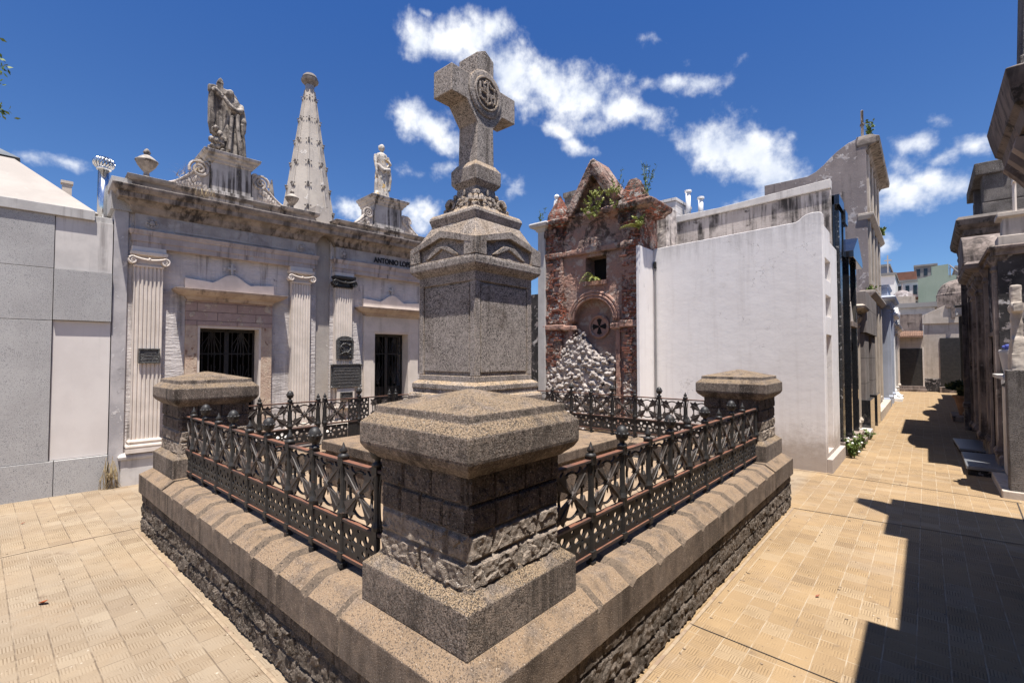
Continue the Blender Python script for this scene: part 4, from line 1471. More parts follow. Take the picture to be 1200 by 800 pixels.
# plaques
def plaque(label, u, z0, z1, w, y, mat='bronze', arch=False, lines=0, studs=False):
    t = thing('bronze_plaque', label, 'plaque', floc(u, -y, z0), FRZ, None)
    H_ = z1 - z0
    if arch:
        pts = [(-w / 2, 0), (w / 2, 0), (w / 2 + .005, H_ * .78)] + [(w / 2 * math.cos(R(a)), H_ * .8 + H_ * .2 * math.sin(R(a))) for a in range(10, 171, 20)] + [(-w / 2 - .005, H_ * .78)]
        MB().prism(pts, 'y', 0, .03).build('back_plate', mat, t, bevel=.004)
        q = MB()
        for k in range(14):
            q.ball((rnd.uniform(-w * .36, w * .36), -.002, rnd.uniform(.04, H_ * .8)), rnd.uniform(.018, .035), 1, .4, (1, .6, 1))
        q.tube([(w * .3 * math.cos(a), -.01, H_ * .48 + w * .26 * math.sin(a)) for a in [k * .5236 for k in range(13)]], .012, 6)
        q.tube([(-w * .35, -.01, H_ * .2), (0, -.015, H_ * .32), (w * .35, -.01, H_ * .2)], .014, 6)
        q.tube([(-w * .35, -.01, H_ * .82), (w * .35, -.01, H_ * .82)], .010, 6)
        q.build('relief', mat, t, smooth=True)
    else:
        MB().box(-w / 2, w / 2, 0, .02, 0, H_).build('back_plate', mat, t, bevel=.003)
        q = MB()
        f = .018
        q.box(-w / 2, w / 2, -.012, .0, 0, f).box(-w / 2, w / 2, -.012, .0, H_ - f, H_).box(-w / 2, -w / 2 + f, -.011, .0, f, H_ - f).box(w / 2 - f, w / 2, -.011, .0, f, H_ - f)
        q.build('raised_border', mat, t, bevel=.003)
        q = MB()
        for k in range(lines):      # worn cast lettering, unreadable at this distance
            z = H_ - f - (k + 1) * (H_ - 2 * f) / (lines + 1)
            x = -w * .5 + f + .02 + rnd.random() * .03
            while x < w * .5 - f - .03 - (0.03 if k % 2 else 0):
                l = rnd.uniform(.006, .016)
                q.box(x, x + l, -.005, .001, z - .007, z + .007)
                x += l + rnd.choice((.004, .004, .012))
        if lines:
            q.build('worn_lettering', 'bronze_edge', t)
    if studs:
        for sx in (-1, 1):
            for sz in (0, 1):
                q = MB()
                q.lathe(0, 0, [(.022, 0), (.022, .01), (.01, .018), (.001, .02)], 10)
                q.xf(T_((sx * (w / 2 - .012), -.012, .012 + sz * (H_ - .024))) @ Matrix.Rotation(R(90), 4, 'X'))
                q.build('stud', 'bronze_edge', t, smooth=True)
    return t


M['bronze_edge'] = stone('worn_bronze_edge', (.14, .13, .125), (.09, .085, .08), 30, bst=.3, rough=.4, spec=.6)
plaque('small dark bronze plaque fixed on the left fluted pilaster of the larger mausoleum', .34, 1.60, 1.80, .23, -.052, lines=3)
plaque('arched bronze relief plaque on the pilaster under the blackened capital', 3.10, 1.64, 2.05, .31, -.064, arch=True)
plaque('wide studded bronze plaque below the arched relief, right of the gate posts', 3.11, 1.15, 1.56, .56, -.09, lines=6, studs=True)
plaque('smallest bronze plaque, in a pale stone surround under the wide plaque', 3.11, .93, 1.07, .22, -.11, lines=2)
sb = thing('stone_bracket', 'pale stone slab surround behind the smallest bronze plaque, fixed to the pilaster foot', 'wall slab', floc(3.11, .04, .82), FRZ)
MB().box(-.16, .16, -.045, .02, 0, .31).box(-.27, .27, -.03, .02, .31, .71).build('slab', 'stone_cream', sb, bevel=.004)
MB().box(-.2, .2, -.06, .02, -.03, 0).build('ledge', 'stone_cream', sb, bevel=.004)


# narrow wall between the two mausoleums and the spire behind it
t = thing('narrow_party_wall', 'narrow pale strip of wall rising between the two mausoleums below the spire', 'wall', floc(2.745), FRZ)
MB().box(-.122, .122, .10, 2.0, -.01, 4.05).build('wall_strip', 'spire', t)
MB().box(-.118, .118, .12, 1.6, 4.05, 4.30).build('raised_block', 'spire', t)


def spire():
    off = 1.75
    t = thing('crocketed_spire', 'tall pale octagonal spire studded with rows of crockets, between the two statues', 'spire', floc(3.14, -off, 3.4), FRZ)
    H0, H1 = 3.4, 7.18
    r0, r1 = .66, .095

    def rad(z):
        tt = (z - H0) / (H1 - H0)
        return r0 + (r1 - r0) * (tt ** .93)
    mb = MB()
    prof = [(rad(z) + .0, z - 3.4) for z in [H0 + (H1 - H0) * k / 14 for k in range(15)]]
    mb.lathe(0, 0, prof, 8, phase=R(22.5))
    mb.build('spire_body', 'spire', t)
    rb = MB()
    for k in range(8):
        a = R(22.5 + 45 * k)
        rb.tube([(rad(z) * math.cos(a), rad(z) * math.sin(a), z - 3.4) for z in (H0, 5.2, H1)], [.02, .018, .012], 6)
    rb.build('ribs', 'spire', t)
    MB().box(-.8, .8, -.8, .8, -3.4, .0).box(-.66, .66, -.66, .66, .0, .35).build('base_block', 'spire', t)
    for row in range(6):
        z = 4.62 + row * .47
        for k in range(8):
            a = R(22.5 + 45 * k)
            r = rad(z) + .012
            q = MB()
            k_ = 1.15 - .09 * row
            k_ *= .74
            q.ball((r * math.cos(a), r * math.sin(a), z - 3.4), .042 * k_, 1, .15, (1, 1, 1.5))
            q.ball(((r + .02) * math.cos(a), (r + .02) * math.sin(a), z - 3.4 + .05), .03 * k_, 1, .15)
            for s_ in (-1, 1):
                q.ball((r * math.cos(a + s_ * .05 / r), r * math.sin(a + s_ * .05 / r), z - 3.4 + .04), .022 * k_, 1)
            q.build('crocket', 'ornament_dark', t)
    MB().lathe(0, 0, [(.088, 3.77), (.088, 3.90)], 12).build('neck', 'paint_bluegrey', t)
    MB().lathe(0, 0, [(.10, 3.89), (.12, 3.92), (.165, 3.96), (.17, 4.0), (.14, 4.02), (.15, 4.05), (.13, 4.09), (.10, 4.12), (.04, 4.15), (.01, 4.16)], 14).build('finial', 'ornament_dark', t)
    return t


spire()

# urns
for (u, y, z, k, lb) in ((.29, .16, 4.118, 1.0, 'stone urn with flame finial at the left end of the larger mausoleum parapet'),
                         (2.24, .16, 4.12, .82, 'stone urn standing in front of the foot of the crocketed spire')):
    t = thing('stone_urn', lb, 'urn', floc(u, -y, z), FRZ, 'parapet urns')
    q = urn_mb(0, 0, 0, k)
    cut = .275 * k
    q.build('vase', 'statue', t, smooth=True)
t = thing('small_pinnacle', 'small slim stone pinnacle behind the right scroll of the larger mausoleum', 'pinnacle', floc(2.09, -.7, 3.9), FRZ)
MB().lathe(0, 0, [(.09, 0), (.09, .35), (.07, .38), (.085, .44), (.06, .5), (.05, .55), (.012, .86)], 12).build('pinnacle', 'statue', t)


# ---------------------------------------------------------------- statues
def finish_statue(mb, t, mat, vox=.014):
    o = mb.build('body', mat, t)
    r = o.modifiers.new('remesh', 'REMESH')
    r.mode = 'VOXEL'
    r.voxel_size = vox
    r.use_smooth_shade = True
    s_ = o.modifiers.new('smooth', 'SMOOTH')
    s_.factor = .5
    s_.iterations = 1
    return o


def drape(mb, cx, cy, lv, folds, amp, seg=56, lean=0.0, ph=0.0):
    """cloth column: lv = (z, rx, ry, dx, dy), folds grow toward the hem"""
    vs, fs = [], []
    z0, z1 = lv[0][0], lv[-1][0]
    for z, rx, ry, dx, dy in lv:
        t_ = 1 - (z - z0) / (z1 - z0)
        for k in range(seg):
            a = 2 * math.pi * k / seg
            f = 1 + amp * (.25 + t_) * (math.sin(folds * a + ph + 2.2 * z) + .5 * math.sin(folds * 1.7 * a + 1.3 - 3 * z))
            vs.append((cx + dx + rx * f * math.cos(a), cy + dy + ry * f * math.sin(a), z))
    n = len(lv)
    for i in range(n - 1):
        for k in range(seg):
            j = (k + 1) % seg
            fs.append((i * seg + k, i * seg + j, (i + 1) * seg + j, (i + 1) * seg + k))
    fs.append(tuple(range(seg - 1, -1, -1)))
    fs.append(tuple((n - 1) * seg + k for k in range(seg)))
    mb.add(vs, fs)
    return mb


def head(mb, x, y, z, r, tilt=(0, 0)):
    q = MB()
    q.ball((0, 0, 0), r, 2, 0, (.78, .9, 1.08))
    q.ball((0, -.80 * r, -.12 * r), r * .17, 1, 0, (.7, 1, 1.4))        # nose
    q.ball((0, -.66 * r, -.62 * r), r * .3, 1, 0, (1, .7, .8))         # chin
    q.ball((0, -.70 * r, -.38 * r), r * .16, 1, 0, (1.5, .7, .5))       # mouth
    for s_ in (-1, 1):
        q.ball((s_ * .3 * r, -.70 * r, .10 * r), r * .15, 1, 0, (1.3, .6, .6))
        q.ball((s_ * .76 * r, 0, -.05 * r), r * .17, 1, 0, (.5, .8, 1.3))
    q.box(-.5 * r, .5 * r, -.80 * r, -.5 * r, .2 * r, .32 * r)
    q.xf(T_((x, y, z)) @ Matrix.Rotation(R(tilt[1]), 4, 'Z') @ Matrix.Rotation(R(tilt[0]), 4, 'X'))
    mb.add(q.v, q.f)


def hand(mb, p, d, r=.016):
    """palm and five short fingers, pointing along d"""
    p = Vector(p)
    d = Vector(d).normalized()
    u = d.cross(Vector((0, 1, 0.1))).normalized()
    mb.ball(tuple(p), r * 1.5, 1, 0, (1.1, .8, 1.2))
    for i, l in enumerate((.75, .95, 1.0, .9)):
        a = p + u * (i - 1.5) * r * .75 + d * r * .8
        b = a + d * r * 1.6 * l + Vector((0, -r * .3, 0))
        c = b + d * r * 1.1 * l + Vector((0, r * .5, 0))
        mb.tube([a, b, c], [r * .42, r * .4, r * .32], 6)
    mb.tube([p + u * r * 1.2, p + u * r * 2.0 + d * r * .8, p + u * r * 1.8 + d * r * 1.8], [r * .5, r * .45, r * .35], 6)


# mourning woman leaning on a cross above rocks
t = thing('statue', 'veiled mourning woman statue leaning on a rock-footed cross, on the larger mausoleum', 'statue', floc(1.30, -.30, 4.74), FRZ, None)
mb = MB()
mb.box(-.26, .27, -.22, .22, -.01, .05)
drape(mb, .06, .0, [(.03, .18, .19, .02, 0), (.2, .17, .17, .02, 0), (.42, .16, .15, .01, 0), (.60, .14, .125, 0, 0), (.70, .14, .12, -.01, -.01), (.80, .155, .115, -.01, -.02), (.90, .125, .10, -.03, -.03), (.95, .06, .06, -.05, -.05)], 11, .085)
drape(mb, .12, .05, [(.10, .09, .12, .04, 0), (.45, .115, .13, .01, 0), (.70, .12, .13, -.02, 0), (.88, .12, .12, -.06, -.02), (.98, .095, .10, -.09, -.04), (1.045, .05, .06, -.11, -.05), (1.06, .02, .03, -.11, -.05)], 7, .07, ph=1)
head(mb, 0.0, -.10, .955, .074, (24, 28))
mb.tube([(.17, -.04, .85), (.16, -.13, .75), (.07, -.17, .71), (-.02, -.18, .76), (-.08, -.16, .85)], [.05, .045, .04, .036, .028], 10)
mb.tube([(.18, -.06, .78), (.185, -.11, .60), (.185, -.10, .46), (.17, -.08, .36)], [.045, .055, .05, .02], 10)
mb.tube([(.10, -.17, .66), (.09, -.21, .45), (.12, -.22, .2), (.14, -.22, .05)], [.032, .028, .03, .03], 8)
mb.tube([(.02, -.17, .62), (0, -.20, .4), (-.02, -.21, .1)], [.028, .026, .028], 8)
mb.tube([(.16, -.15, .55), (.19, -.17, .3), (.21, -.16, .05)], [.02, .022, .025], 8)
hand(mb, (-.10, -.165, .85), (-.4, -.2, .7))
mb.tube([(-.08, -.02, .88), (-.14, -.06, .94), (-.20, -.09, .985)], [.05, .042, .034], 9)
hand(mb, (-.21, -.1, .98), (-.5, -.2, -.7))
mb.box(-.155, -.075, -.05, .04, 0, 1.12)
mb.prism([(-.16, 1.11), (-.07, 1.11), (-.085, 1.16), (-.115, 1.19), (-.145, 1.16)], 'y', -.055, .045)
mb.box(-.27, .04, -.05, .035, .965, 1.045)
drape(mb, -.215, .0, [(.34, .03, .02, .01, 0), (.5, .05, .04, 0, 0), (.8, .055, .05, 0, 0), (.98, .055, .055, .01, 0), (1.06, .045, .05, .02, 0)], 5, .14)
for k in range(60):
    zz = rnd.uniform(.03, .40)
    mb.ball((-.13 + rnd.uniform(-.12, .10) * (1.2 - 1.4 * zz), rnd.uniform(-.16, .08), zz), rnd.uniform(.03, .055), 1, 0, (1, 1, 1), None, .3)
mb.v = [(x, y, z * 1.06) for x, y, z in mb.v]
finish_statue(mb, t, 'statue', .009)

# standing draped woman
t = thing('statue', 'smaller draped woman statue with one arm lowered, above the lettered mausoleum', 'statue', floc(3.98, -.30, 4.72), FRZ, None)
mb = MB()
mb.box(-.2, .2, -.2, .2, -.01, .05)
drape(mb, 0, 0, [(.04, .135, .13, .0, 0), (.15, .12, .115, 0, 0), (.35, .115, .10, .0, 0), (.52, .12, .095, .01, 0), (.60, .095, .08, .01, 0), (.68, .09, .075, 0, 0), (.78, .12, .08, 0, 0), (.83, .10, .07, 0, 0), (.86, .04, .04, 0, 0)], 9, .10)
mb.tube([(0, 0, .82), (0, -.005, .90)], .032, 10)
head(mb, 0, -.01, .945, .064, (4, -14))
mb.ball((0, .03, .965), .058, 1, .1)          # hair knot
mb.ball((0, .065, .95), .03, 1, .1)
# lowered arm on the viewer's left
mb.tube([(-.115, 0, .80), (-.135, -.02, .70), (-.14, -.05, .60), (-.135, -.07, .50)], [.036, .032, .026, .02], 9)
hand(mb, (-.135, -.075, .475), (0, -.1, -1), .014)
# bent arm across the waist
mb.tube([(.115, 0, .80), (.15, -.02, .70), (.13, -.09, .66), (.04, -.125, .70)], [.036, .034, .028, .022], 9)
hand(mb, (.02, -.13, .71), (-1, 0, .3), .014)
# mantle band over the hips and falling fold
mb.tube([(-.11, -.05, .62), (-.02, -.12, .52), (.10, -.09, .56), (.13, -.02, .66)], [.035, .04, .04, .03], 9)
mb.tube([(.12, -.05, .62), (.135, -.07, .4), (.13, -.06, .2)], [.03, .035, .02], 8)
mb.tube([(-.115, -.03, .5), (-.13, -.05, .3), (-.12, -.03, .08)], [.03, .03, .03], 8)
for k in range(8):
    mb.ball((-.13 + rnd.uniform(-.05, .05), rnd.uniform(-.12, .05), .06 + rnd.random() * .06), .04, 1, .4)
mb.v = [(x * 1.08, y * 1.05, z * 1.13) for x, y, z in mb.v]
finish_statue(mb, t, 'statue_lichen', .009)

# dry grass tufts on the left scroll
def blades(mb, c, n, l, spread, w=.004, up=1.0, seed=1):
    r2 = random.Random(seed)
    for k in range(n):
        a = r2.uniform(0, 6.28)
        b = r2.uniform(.2, 1) * spread
        L = l * r2.uniform(.5, 1)
        p0 = Vector(c) + Vector((r2.uniform(-.03, .03), r2.uniform(-.03, .03), 0))
        pts = []
        for i in range(5):
            t_ = i / 4
            pts.append(p0 + Vector((math.cos(a) * b * L * t_ * (1 + t_), math.sin(a) * b * L * t_ * (1 + t_), up * L * (t_ - .45 * t_ * t_ * b))))
        sd = Vector((-math.sin(a), math.cos(a), 0)) * w
        for i in range(4):
            f0, f1 = 1 - i / 4.2, 1 - (i + 1) / 4.2
            mb.add([pts[i] - sd * f0, pts[i] + sd * f0, pts[i + 1] + sd * f1, pts[i + 1] - sd * f1], [(0, 1, 2, 3)])
    return mb


t = thing('dry_grass_tuft', 'dry straw-coloured tuft growing on the left carved scroll of the larger mausoleum', 'plant', floc(.82, -.05, 4.40), FRZ)
mb = MB()
for k in range(7):
    blades(mb, (-.2 + .07 * k, rnd.uniform(-.1, .05), -.16 + .045 * k), 12, .2, .8, .003, seed=k)
for k in range(4):
    blades(mb, (-.02 + .08 * k, -.17, -.3), 6, .22, .5, .003, -1.1, seed=k + 40)
mb.build('blades', 'grass_dry', t)

# ---------------------------------------------------------------- plain grey vault at far left
t = thing('grey_slab_vault', 'modern vault of smooth grey granite and white marble panels at the far left', 'vault', floc(-4.0), FRZ)
mb = MB()
mb.box(0, 4.0 - .055, .06, 3.0, -.01, 3.42)
mb.build('core', 'slab_grey', t)
P = lambda n, x0, x1, z0, z1, y, m_: MB().box(x0 + 4, x1 + 4, y, .062, z0, z1).build(n, m_, t, bevel=.003)
P('base_slab', -4.0, -.56, -.005, .425, -.004, 'slab_grey')
P('base_slab', -.554, -.058, -.005, .425, -.006, 'slab_grey')
P('granite_slab', -4.0, -.606, .43, 2.128, .008, 'slab_grey')
P('granite_slab', -4.0, -.606, 2.134, 2.765, .008, 'slab_grey')
P('granite_slab', -4.0, -.606, 2.771, 3.42, .009, 'slab_grey')
P('raised_band', -.60, -.058, 2.14, 2.765, -.010, 'slab_grey')
P('white_panel', -.60, -.058, .43, 2.135, .035, 'plaster_panel')
P('marble_panel', -.60, -.058, 2.771, 3.42, .022, 'marble_white')
MB().box(.0, 4 - .24, -.02, 2.9, 3.422, 3.545).build('coping', 'grey_side', t, bevel=.006)
MB().box(4 - .238, 4 - .06, .05, 2.9, 3.422, 3.50).build('coping', 'grey_side', t, bevel=.006)
rf = MB()
rf.rings([(-.3 + 0, 3.80, .1, 4.0, 3.545), (2.55, 2.85, 1.55, 1.85, 4.55)])
rf.build('pyramid_roof', 'roof_cream', t)
ap = MB().rings([(2.35, 3.05, 1.32, 2.08, 4.42), (2.38, 3.02, 1.35, 2.05, 4.44), (2.69, 2.71, 1.69, 1.71, 4.66)])
cp_ = ap.build('roof_cap', 'metal_grey', t)
MB().tube([(2.70, 1.70, 4.62), (2.70, 1.70, 5.1)], .012, 6).ball((2.7, 1.7, 4.78), .03, 1).build('spike', 'metal_grey', t)
t = thing('vent_pipe', 'shiny metal flue pipe with a spinning turbine cowl, left of the mausoleum', 'vent pipe', floc(-.13, -.55, 3.3), FRZ)
MB().lathe(0, 0, [(.062, 0), (.062, .98)], 20).build('pipe', 'chrome', t, smooth=True)
q = MB()
for k in range(18):
    a = 2 * math.pi * k / 18
    pts = []
    for i in range(7):
        b = R(-62 + 124 * i / 6)
        pts.append((.115 * math.cos(b) * math.cos(a + i * .08), .115 * math.cos(b) * math.sin(a + i * .08), 1.06 + .085 * math.sin(b)))
    q.tube(pts, .012, 5)
q.lathe(0, 0, [(.08, .965), (.085, .985), (.08, 1.0)], 20)
q.lathe(0, 0, [(.06, 1.13), (.02, 1.15)], 16)
q.build('turbine_cowl', 'chrome', t, smooth=True)
t = thing('chimney_stub', 'short square chimney stub behind the cream pyramid roof', 'chimney', floc(-.46, -1.9, 3.4), FRZ)
MB().box(-.055, .055, -.055, .055, 0, .93).build('shaft', 'pale_beige', t)
MB().box(-.07, .07, -.07, .07, .93, .97).build('cap', 'pale_beige', t)
# side wall between vault and mausoleum
t = thing('gable_side_wall', 'tall grey side pier between the granite vault and the larger mausoleum', 'wall pier', floc(.02), FRZ)
MB().box(-.068, .078, .035, .6, -.01, 3.6).build('pier', 'pale_pier', t) if False else None
M['pale_pier'] = stone('blotched_grey_pier', (.46, .43, .42), (.33, .31, .31), 3, patch=[((.55, .52, .5), 6, .6, .64), ((.2, .185, .18), 5, .6, .7)], bst=.4)
MB().box(-.068, .078, .03, .62, -.01, 3.62).build('pier', 'pale_pier', t)
MB().box(-.11, .155, .012, .62, 3.622, 4.06).build('top_block', 'slab_grey', t, bevel=.004)
# marble threshold and dry weed at the foot
t = thing('marble_block', 'low white marble block on the paving beside the left pier', 'block', floc(.30, .22, 0), FRZ)
MB().box(-.04, .26, -.12, .1, 0, .075).build('block', 'marble_white', t, bevel=.006)
t = thing('dry_weed', 'withered brown weed at the foot of the wall by the granite vault', 'weed', floc(-.03, .03, 0), FRZ)
q = MB()
for k in range(26):
    x = rnd.uniform(-.06, .06)
    z = rnd.uniform(.2, .42)
    q.tube([(x, .0, z), (x * 1.5 + rnd.uniform(-.03, .03), -.05, z * .5), (x * 1.7 + rnd.uniform(-.04, .04), -.04, .01)], .003, 4)
blades(q, (0, -.03, .12), 30, .2, .6, .004, seed=9)
q.build('stalks', 'grass_dry', t)


# ---------------------------------------------------------------- ruined brick tomb
M['rubble_back'] = stone('dirty_rubble_mortar', (.34, .29, .25), (.22, .18, .155), 14, bst=.8)
M['brick_loose'] = stone('broken_brick', (.27, .10, .065), (.17, .08, .06), 12, patch=[((.3, .25, .21), 14, .55, .62)], bst=.6)

RY = 7.85
ru = thing('ruined_tomb', 'crumbling brick and pink plaster tomb front with gable, arched niche and whitewashed rubble', 'ruined tomb', (-4.8, RY, 0))


def rb_(name, fn, mat='ruin', vox=.024, st=.03, size=.12, label=None):
    mb = MB()
    fn(mb)
    o = mb.build(name, mat, ru, world=True, label=label)
    rough(o, vox, st, size)
    return o


def f_wall(mb):
    zt = 4.30
    mb.box(-5.88, -5.30, RY, RY + .7, -.01, zt)                 # left flank
    mb.box(-4.30, -3.80, RY, RY + .7, -.01, zt)
    mb.box(-5.301, -4.98, RY + .01, RY + .7, 2.9, zt)
    mb.box(-4.52, -4.299, RY + .01, RY + .7, 2.9, zt)
    mb.box(-4.99, -4.51, RY + .01, RY + .7, 3.62, zt)
    mb.box(-4.99, -4.51, RY + .01, RY + .7, 2.9, 3.14)
    mb.box(-5.31, -4.29, RY + .18, RY + .7, -.01, 2.95)         # back of niche
    # arch spandrels
    n = 14
    for s_ in (-1, 1):
        poly = [(-4.8 + s_ * .52, 2.35)] + [(-4.8 + s_ * .44 * math.cos(R(90 * i / n)), 2.37 + .46 * math.sin(R(90 * i / n))) for i in range(n + 1)] + [(-4.8, 2.96), (-4.8 + s_ * .52, 2.96)]
        mb.prism(poly, 'y', RY + .01, RY + .3)


rb_('wall', f_wall, vox=.018, st=.016, size=.05)


for bx in ((-5.93, -5.48, 2.36, 4.28), (-4.16, -3.79, 2.36, 4.28), (-4.14, -3.80, 0, 2.22), (-5.90, -5.52, 0, 2.22)):
    rb_('flank_pilaster', lambda mb: mb.box(bx[0], bx[1], RY - .07, RY + .1, bx[2], bx[3]), vox=.016, st=.028, size=.04)
rb_('string_course', lambda mb: mb.box(-5.50, -4.12, RY - .06, RY + .1, 3.68, 3.80).box(-4.16, -3.80, RY - .11, RY + .1, 3.67, 3.80).box(-5.93, -5.48, RY - .11, RY + .1, 3.67, 3.79), st=.03, size=.1, label='broken moulding band')
rb_('impost', lambda mb: mb.box(-5.95, -5.46, RY - .12, RY + .1, 2.22, 2.33).box(-5.48, -5.20, RY - .07, RY + .1, 2.20, 2.30), 'ruin_plaster', .018, .02)
rb_('impost', lambda mb: mb.box(-4.40, -4.18, RY - .09, RY + .1, 2.20, 2.31).box(-4.20, -3.76, RY - .12, RY + .1, 2.22, 2.35), 'ruin_plaster', .018, .02)


def f_corn(mb):
    for (x0, x1, p) in ((-6.02, -5.50, .16), (-4.30, -3.70, .18), (-5.50, -4.30, .02)):
        z = 4.28
        mb.corn(x0, x1, RY, RY + .7, [(z, p * .3), (z + .05, p * .5), (z + .08, p), (z + .16, p + .03), (z + .2, p - .02 if p > .1 else p)])
    mb.box(-4.30, -3.66, RY - .1, RY + .6, 4.40, 4.56)
    for x in (-5.86, -5.62, -4.16, -3.98, -3.80):
        mb.box(x - .035, x + .035, RY - .13, RY, 4.12, 4.28)


rb_('cornice', f_corn, vox=.016, st=.022, size=.06)


def f_gable(mb):
    y0, y1 = RY - .10, RY + .5
    L, A, Rr = (-5.44, 4.46), (-4.77, 5.47), (-4.16, 4.60)
    mb.prism([L, (L[0] + .17, L[1]), (A[0], A[1] - .27), (Rr[0] - .17, Rr[1] - .06), (Rr[0], Rr[1]), (A[0] + .04, A[1] + .02), (A[0] - .03, A[1])], 'y', y0, y1)
    mb.prism([(L[0] + .05, L[1] - .02), (A[0], A[1] - .1), (Rr[0] - .05, Rr[1] - .04)], 'y', RY + .14, y1)
    mb.prism([(-5.28, 4.45), (-4.80, 5.20), (-4.76, 5.16), (-5.20, 4.45)], 'y', y0 - .05, y0 + .02)
    mb.prism([(-4.28, 4.62), (-4.78, 5.42), (-4.70, 5.47), (-4.16, 4.62)], 'y', y0 - .05, y0 + .02)
    mb.box(-5.25, -4.4, RY - .06, RY + .2, 4.42, 4.50)


rb_('gable', f_gable, vox=.013, st=.013, size=.04)
rb_('left_pinnacle' if False else 'corner_pinnacle', lambda mb: mb.rings([(-5.87, -5.49, RY - .06, RY + .35, 4.46), (-5.86, -5.5, RY - .05, RY + .34, 4.60), (-5.69, -5.67, RY + .14, RY + .16, 5.04)]), vox=.013, st=.012, size=.04)
rb_('corner_pinnacle', lambda mb: mb.rings([(-4.19, -3.78, RY - .06, RY + .35, 4.55), (-4.17, -3.79, RY - .05, RY + .34, 4.66), (-4.05, -3.91, RY + .05, RY + .24, 4.95)]), vox=.014, st=.02, size=.06, label='broken-topped corner pinnacle')
# plaster parts
q = MB()
for r, tk, dy in ((.56, .035, 0), (.505, .026, -.02), (.455, .03, -.01)):
    q.tube([(-4.80 + r * math.cos(a), RY + dy, 2.37 + r * math.sin(a)) for a in [math.pi * k / 28 for k in range(29)]], tk, 8)
o = q.build('archivolt', 'ruin_plaster', ru, world=True, smooth=True)
rough(o, None, .012, .05)
q = MB()
for (x, w) in ((-4.265, .05), (-5.30, .045)):
    q.box(x - w, x + w, RY - .04, RY + .1, .0, 2.2)
o = q.build('inner_pilasters', 'ruin_plaster', ru, world=True)
rough(o, .02, .02, .1)
# cross window: ring and four dark petals
q = MB().tube([(-4.76 + .205 * math.cos(a), RY + .15, 2.27 + .205 * math.sin(a)) for a in [2 * math.pi * k / 32 for k in range(33)]], .03, 8)
o = q.build('round_window_ring', 'ruin_plaster', ru, world=True, smooth=True)
rough(o, None, .014, .04)
MB().lathe(0, 0, [(.2, 0), (.2, .02)], 28).xf(T_((-4.76, RY + .175, 2.27)) @ Matrix.Rotation(R(90), 4, 'X')).build('round_window_disc', 'ruin_plaster', ru, world=True)
q = MB()
for k in range(4):
    a = R(90 * k + 90)
    poly = [(.012, .012), (.06, .030), (.135, .055), (.155, 0), (.135, -.055), (.06, -.030), (.012, -.012)]
    q.prism([(-4.76 + x * math.cos(a) - y * math.sin(a), 2.27 + x * math.sin(a) + y * math.cos(a)) for x, y in poly], 'y', RY + .147, RY + .16)
q.build('cross_opening', 'void', ru, world=True)
MB().box(-4.99, -4.51, RY + .35, RY + .36, 3.12, 3.64).build('window_dark', 'void', ru, world=True)
MB().box(-5.03, -4.49, RY - .03, RY + .06, 3.06, 3.14).build('window_sill', 'ruin_plaster', ru, world=True)
# rubble
q = MB()


def rub_top(x):     # upper outline of the rubble heap
    pts = [(-5.86, 1.35), (-5.55, 1.75), (-5.30, 2.05), (-5.12, 2.24), (-4.98, 2.10), (-4.90, 1.95), (-4.80, 1.80), (-4.62, 1.72), (-4.45, 1.78), (-4.33, 1.62)]
    for (x0, z0), (x1, z1) in zip(pts, pts[1:]):
        if x0 <= x <= x1:
            return z0 + (z1 - z0) * (x - x0) / (x1 - x0)
    return 1.2


q.prism([(-5.86, 0), (-5.86, 1.25), (-5.3, 1.9), (-5.1, 2.1), (-4.9, 1.85), (-4.6, 1.6), (-4.34, 1.5), (-4.34, 0)], 'y', RY - .055, RY + .2)
for k in range(1500):
    x = rnd.uniform(-5.85, -4.34)
    z = rnd.uniform(.3, rub_top(x))
    q.ball((x, RY - .05 + rnd.uniform(-.03, .05) - .05 * (1.6 - z), z), rnd.choice((rnd.uniform(.018, .03), rnd.uniform(.03, .055))), 1, .0, (1.15, .8, .85), None, .34)
for k in range(120):
    z = rnd.uniform(.3, 1.85)
    q.ball((rnd.uniform(-4.12, -3.83), RY - .06 + rnd.uniform(-.02, .03), z * (1 if k % 3 else .6)), rnd.uniform(.022, .05), 1, 0, (1.2, .6, .8), None, .34)
for k in range(70):
    q.ball((rnd.uniform(-5.86, -5.55), RY - .05 + rnd.uniform(-.03, .04), rnd.choice((rnd.uniform(.3, 1.5), rnd.uniform(2.5, 3.3)))), rnd.uniform(.02, .045), 1, 0, (1.2, .6, .8), None, .34)
rbo = q.build('mortared_rubble', 'rubble', ru, world=True, label='whitewashed rubble fill heaped up in the niche')
rough(rbo, .015, .035, .05)
# broken bricks sticking out
q = MB()
for k in range(120):
    side = rnd.random() < .5
    x = rnd.uniform(-5.92, -5.56) if side else rnd.uniform(-4.12, -3.84)
    z = rnd.choice((rnd.uniform(2.4, 4.2), rnd.uniform(1.4, 2.2)))
    z = round(z / .043) * .043
    w = rnd.uniform(.03, .08)
    b = MB().box(-w, w, -.02, .03, -.016, .016)
    b.xf(T_((x, RY - .075, z)) @ Rz(rnd.uniform(-6, 6)))
    q.add(b.v, b.f)
o = q.build('broken_bricks', 'brick_loose', ru, world=True)
o['kind'] = 'stuff'

# pale side pilaster and the return wall of the white tomb
t = thing('pale_stone_post', 'tall pale grey stone pilaster at the left edge of the ruined tomb', 'post', (-5.97, RY - .02, 0))
MB().box(-.09, .09, -.1, .3, 0, 4.30).build('shaft', 'grey_side', t, bevel=.008)
MB().corn(-.11, .11, -.12, .3, [(4.28, 0), (4.34, .03), (4.36, .1), (4.42, .12), (4.45, .1)]).build('cap', 'grey_side', t, bevel=.005)
# plants on the ruin


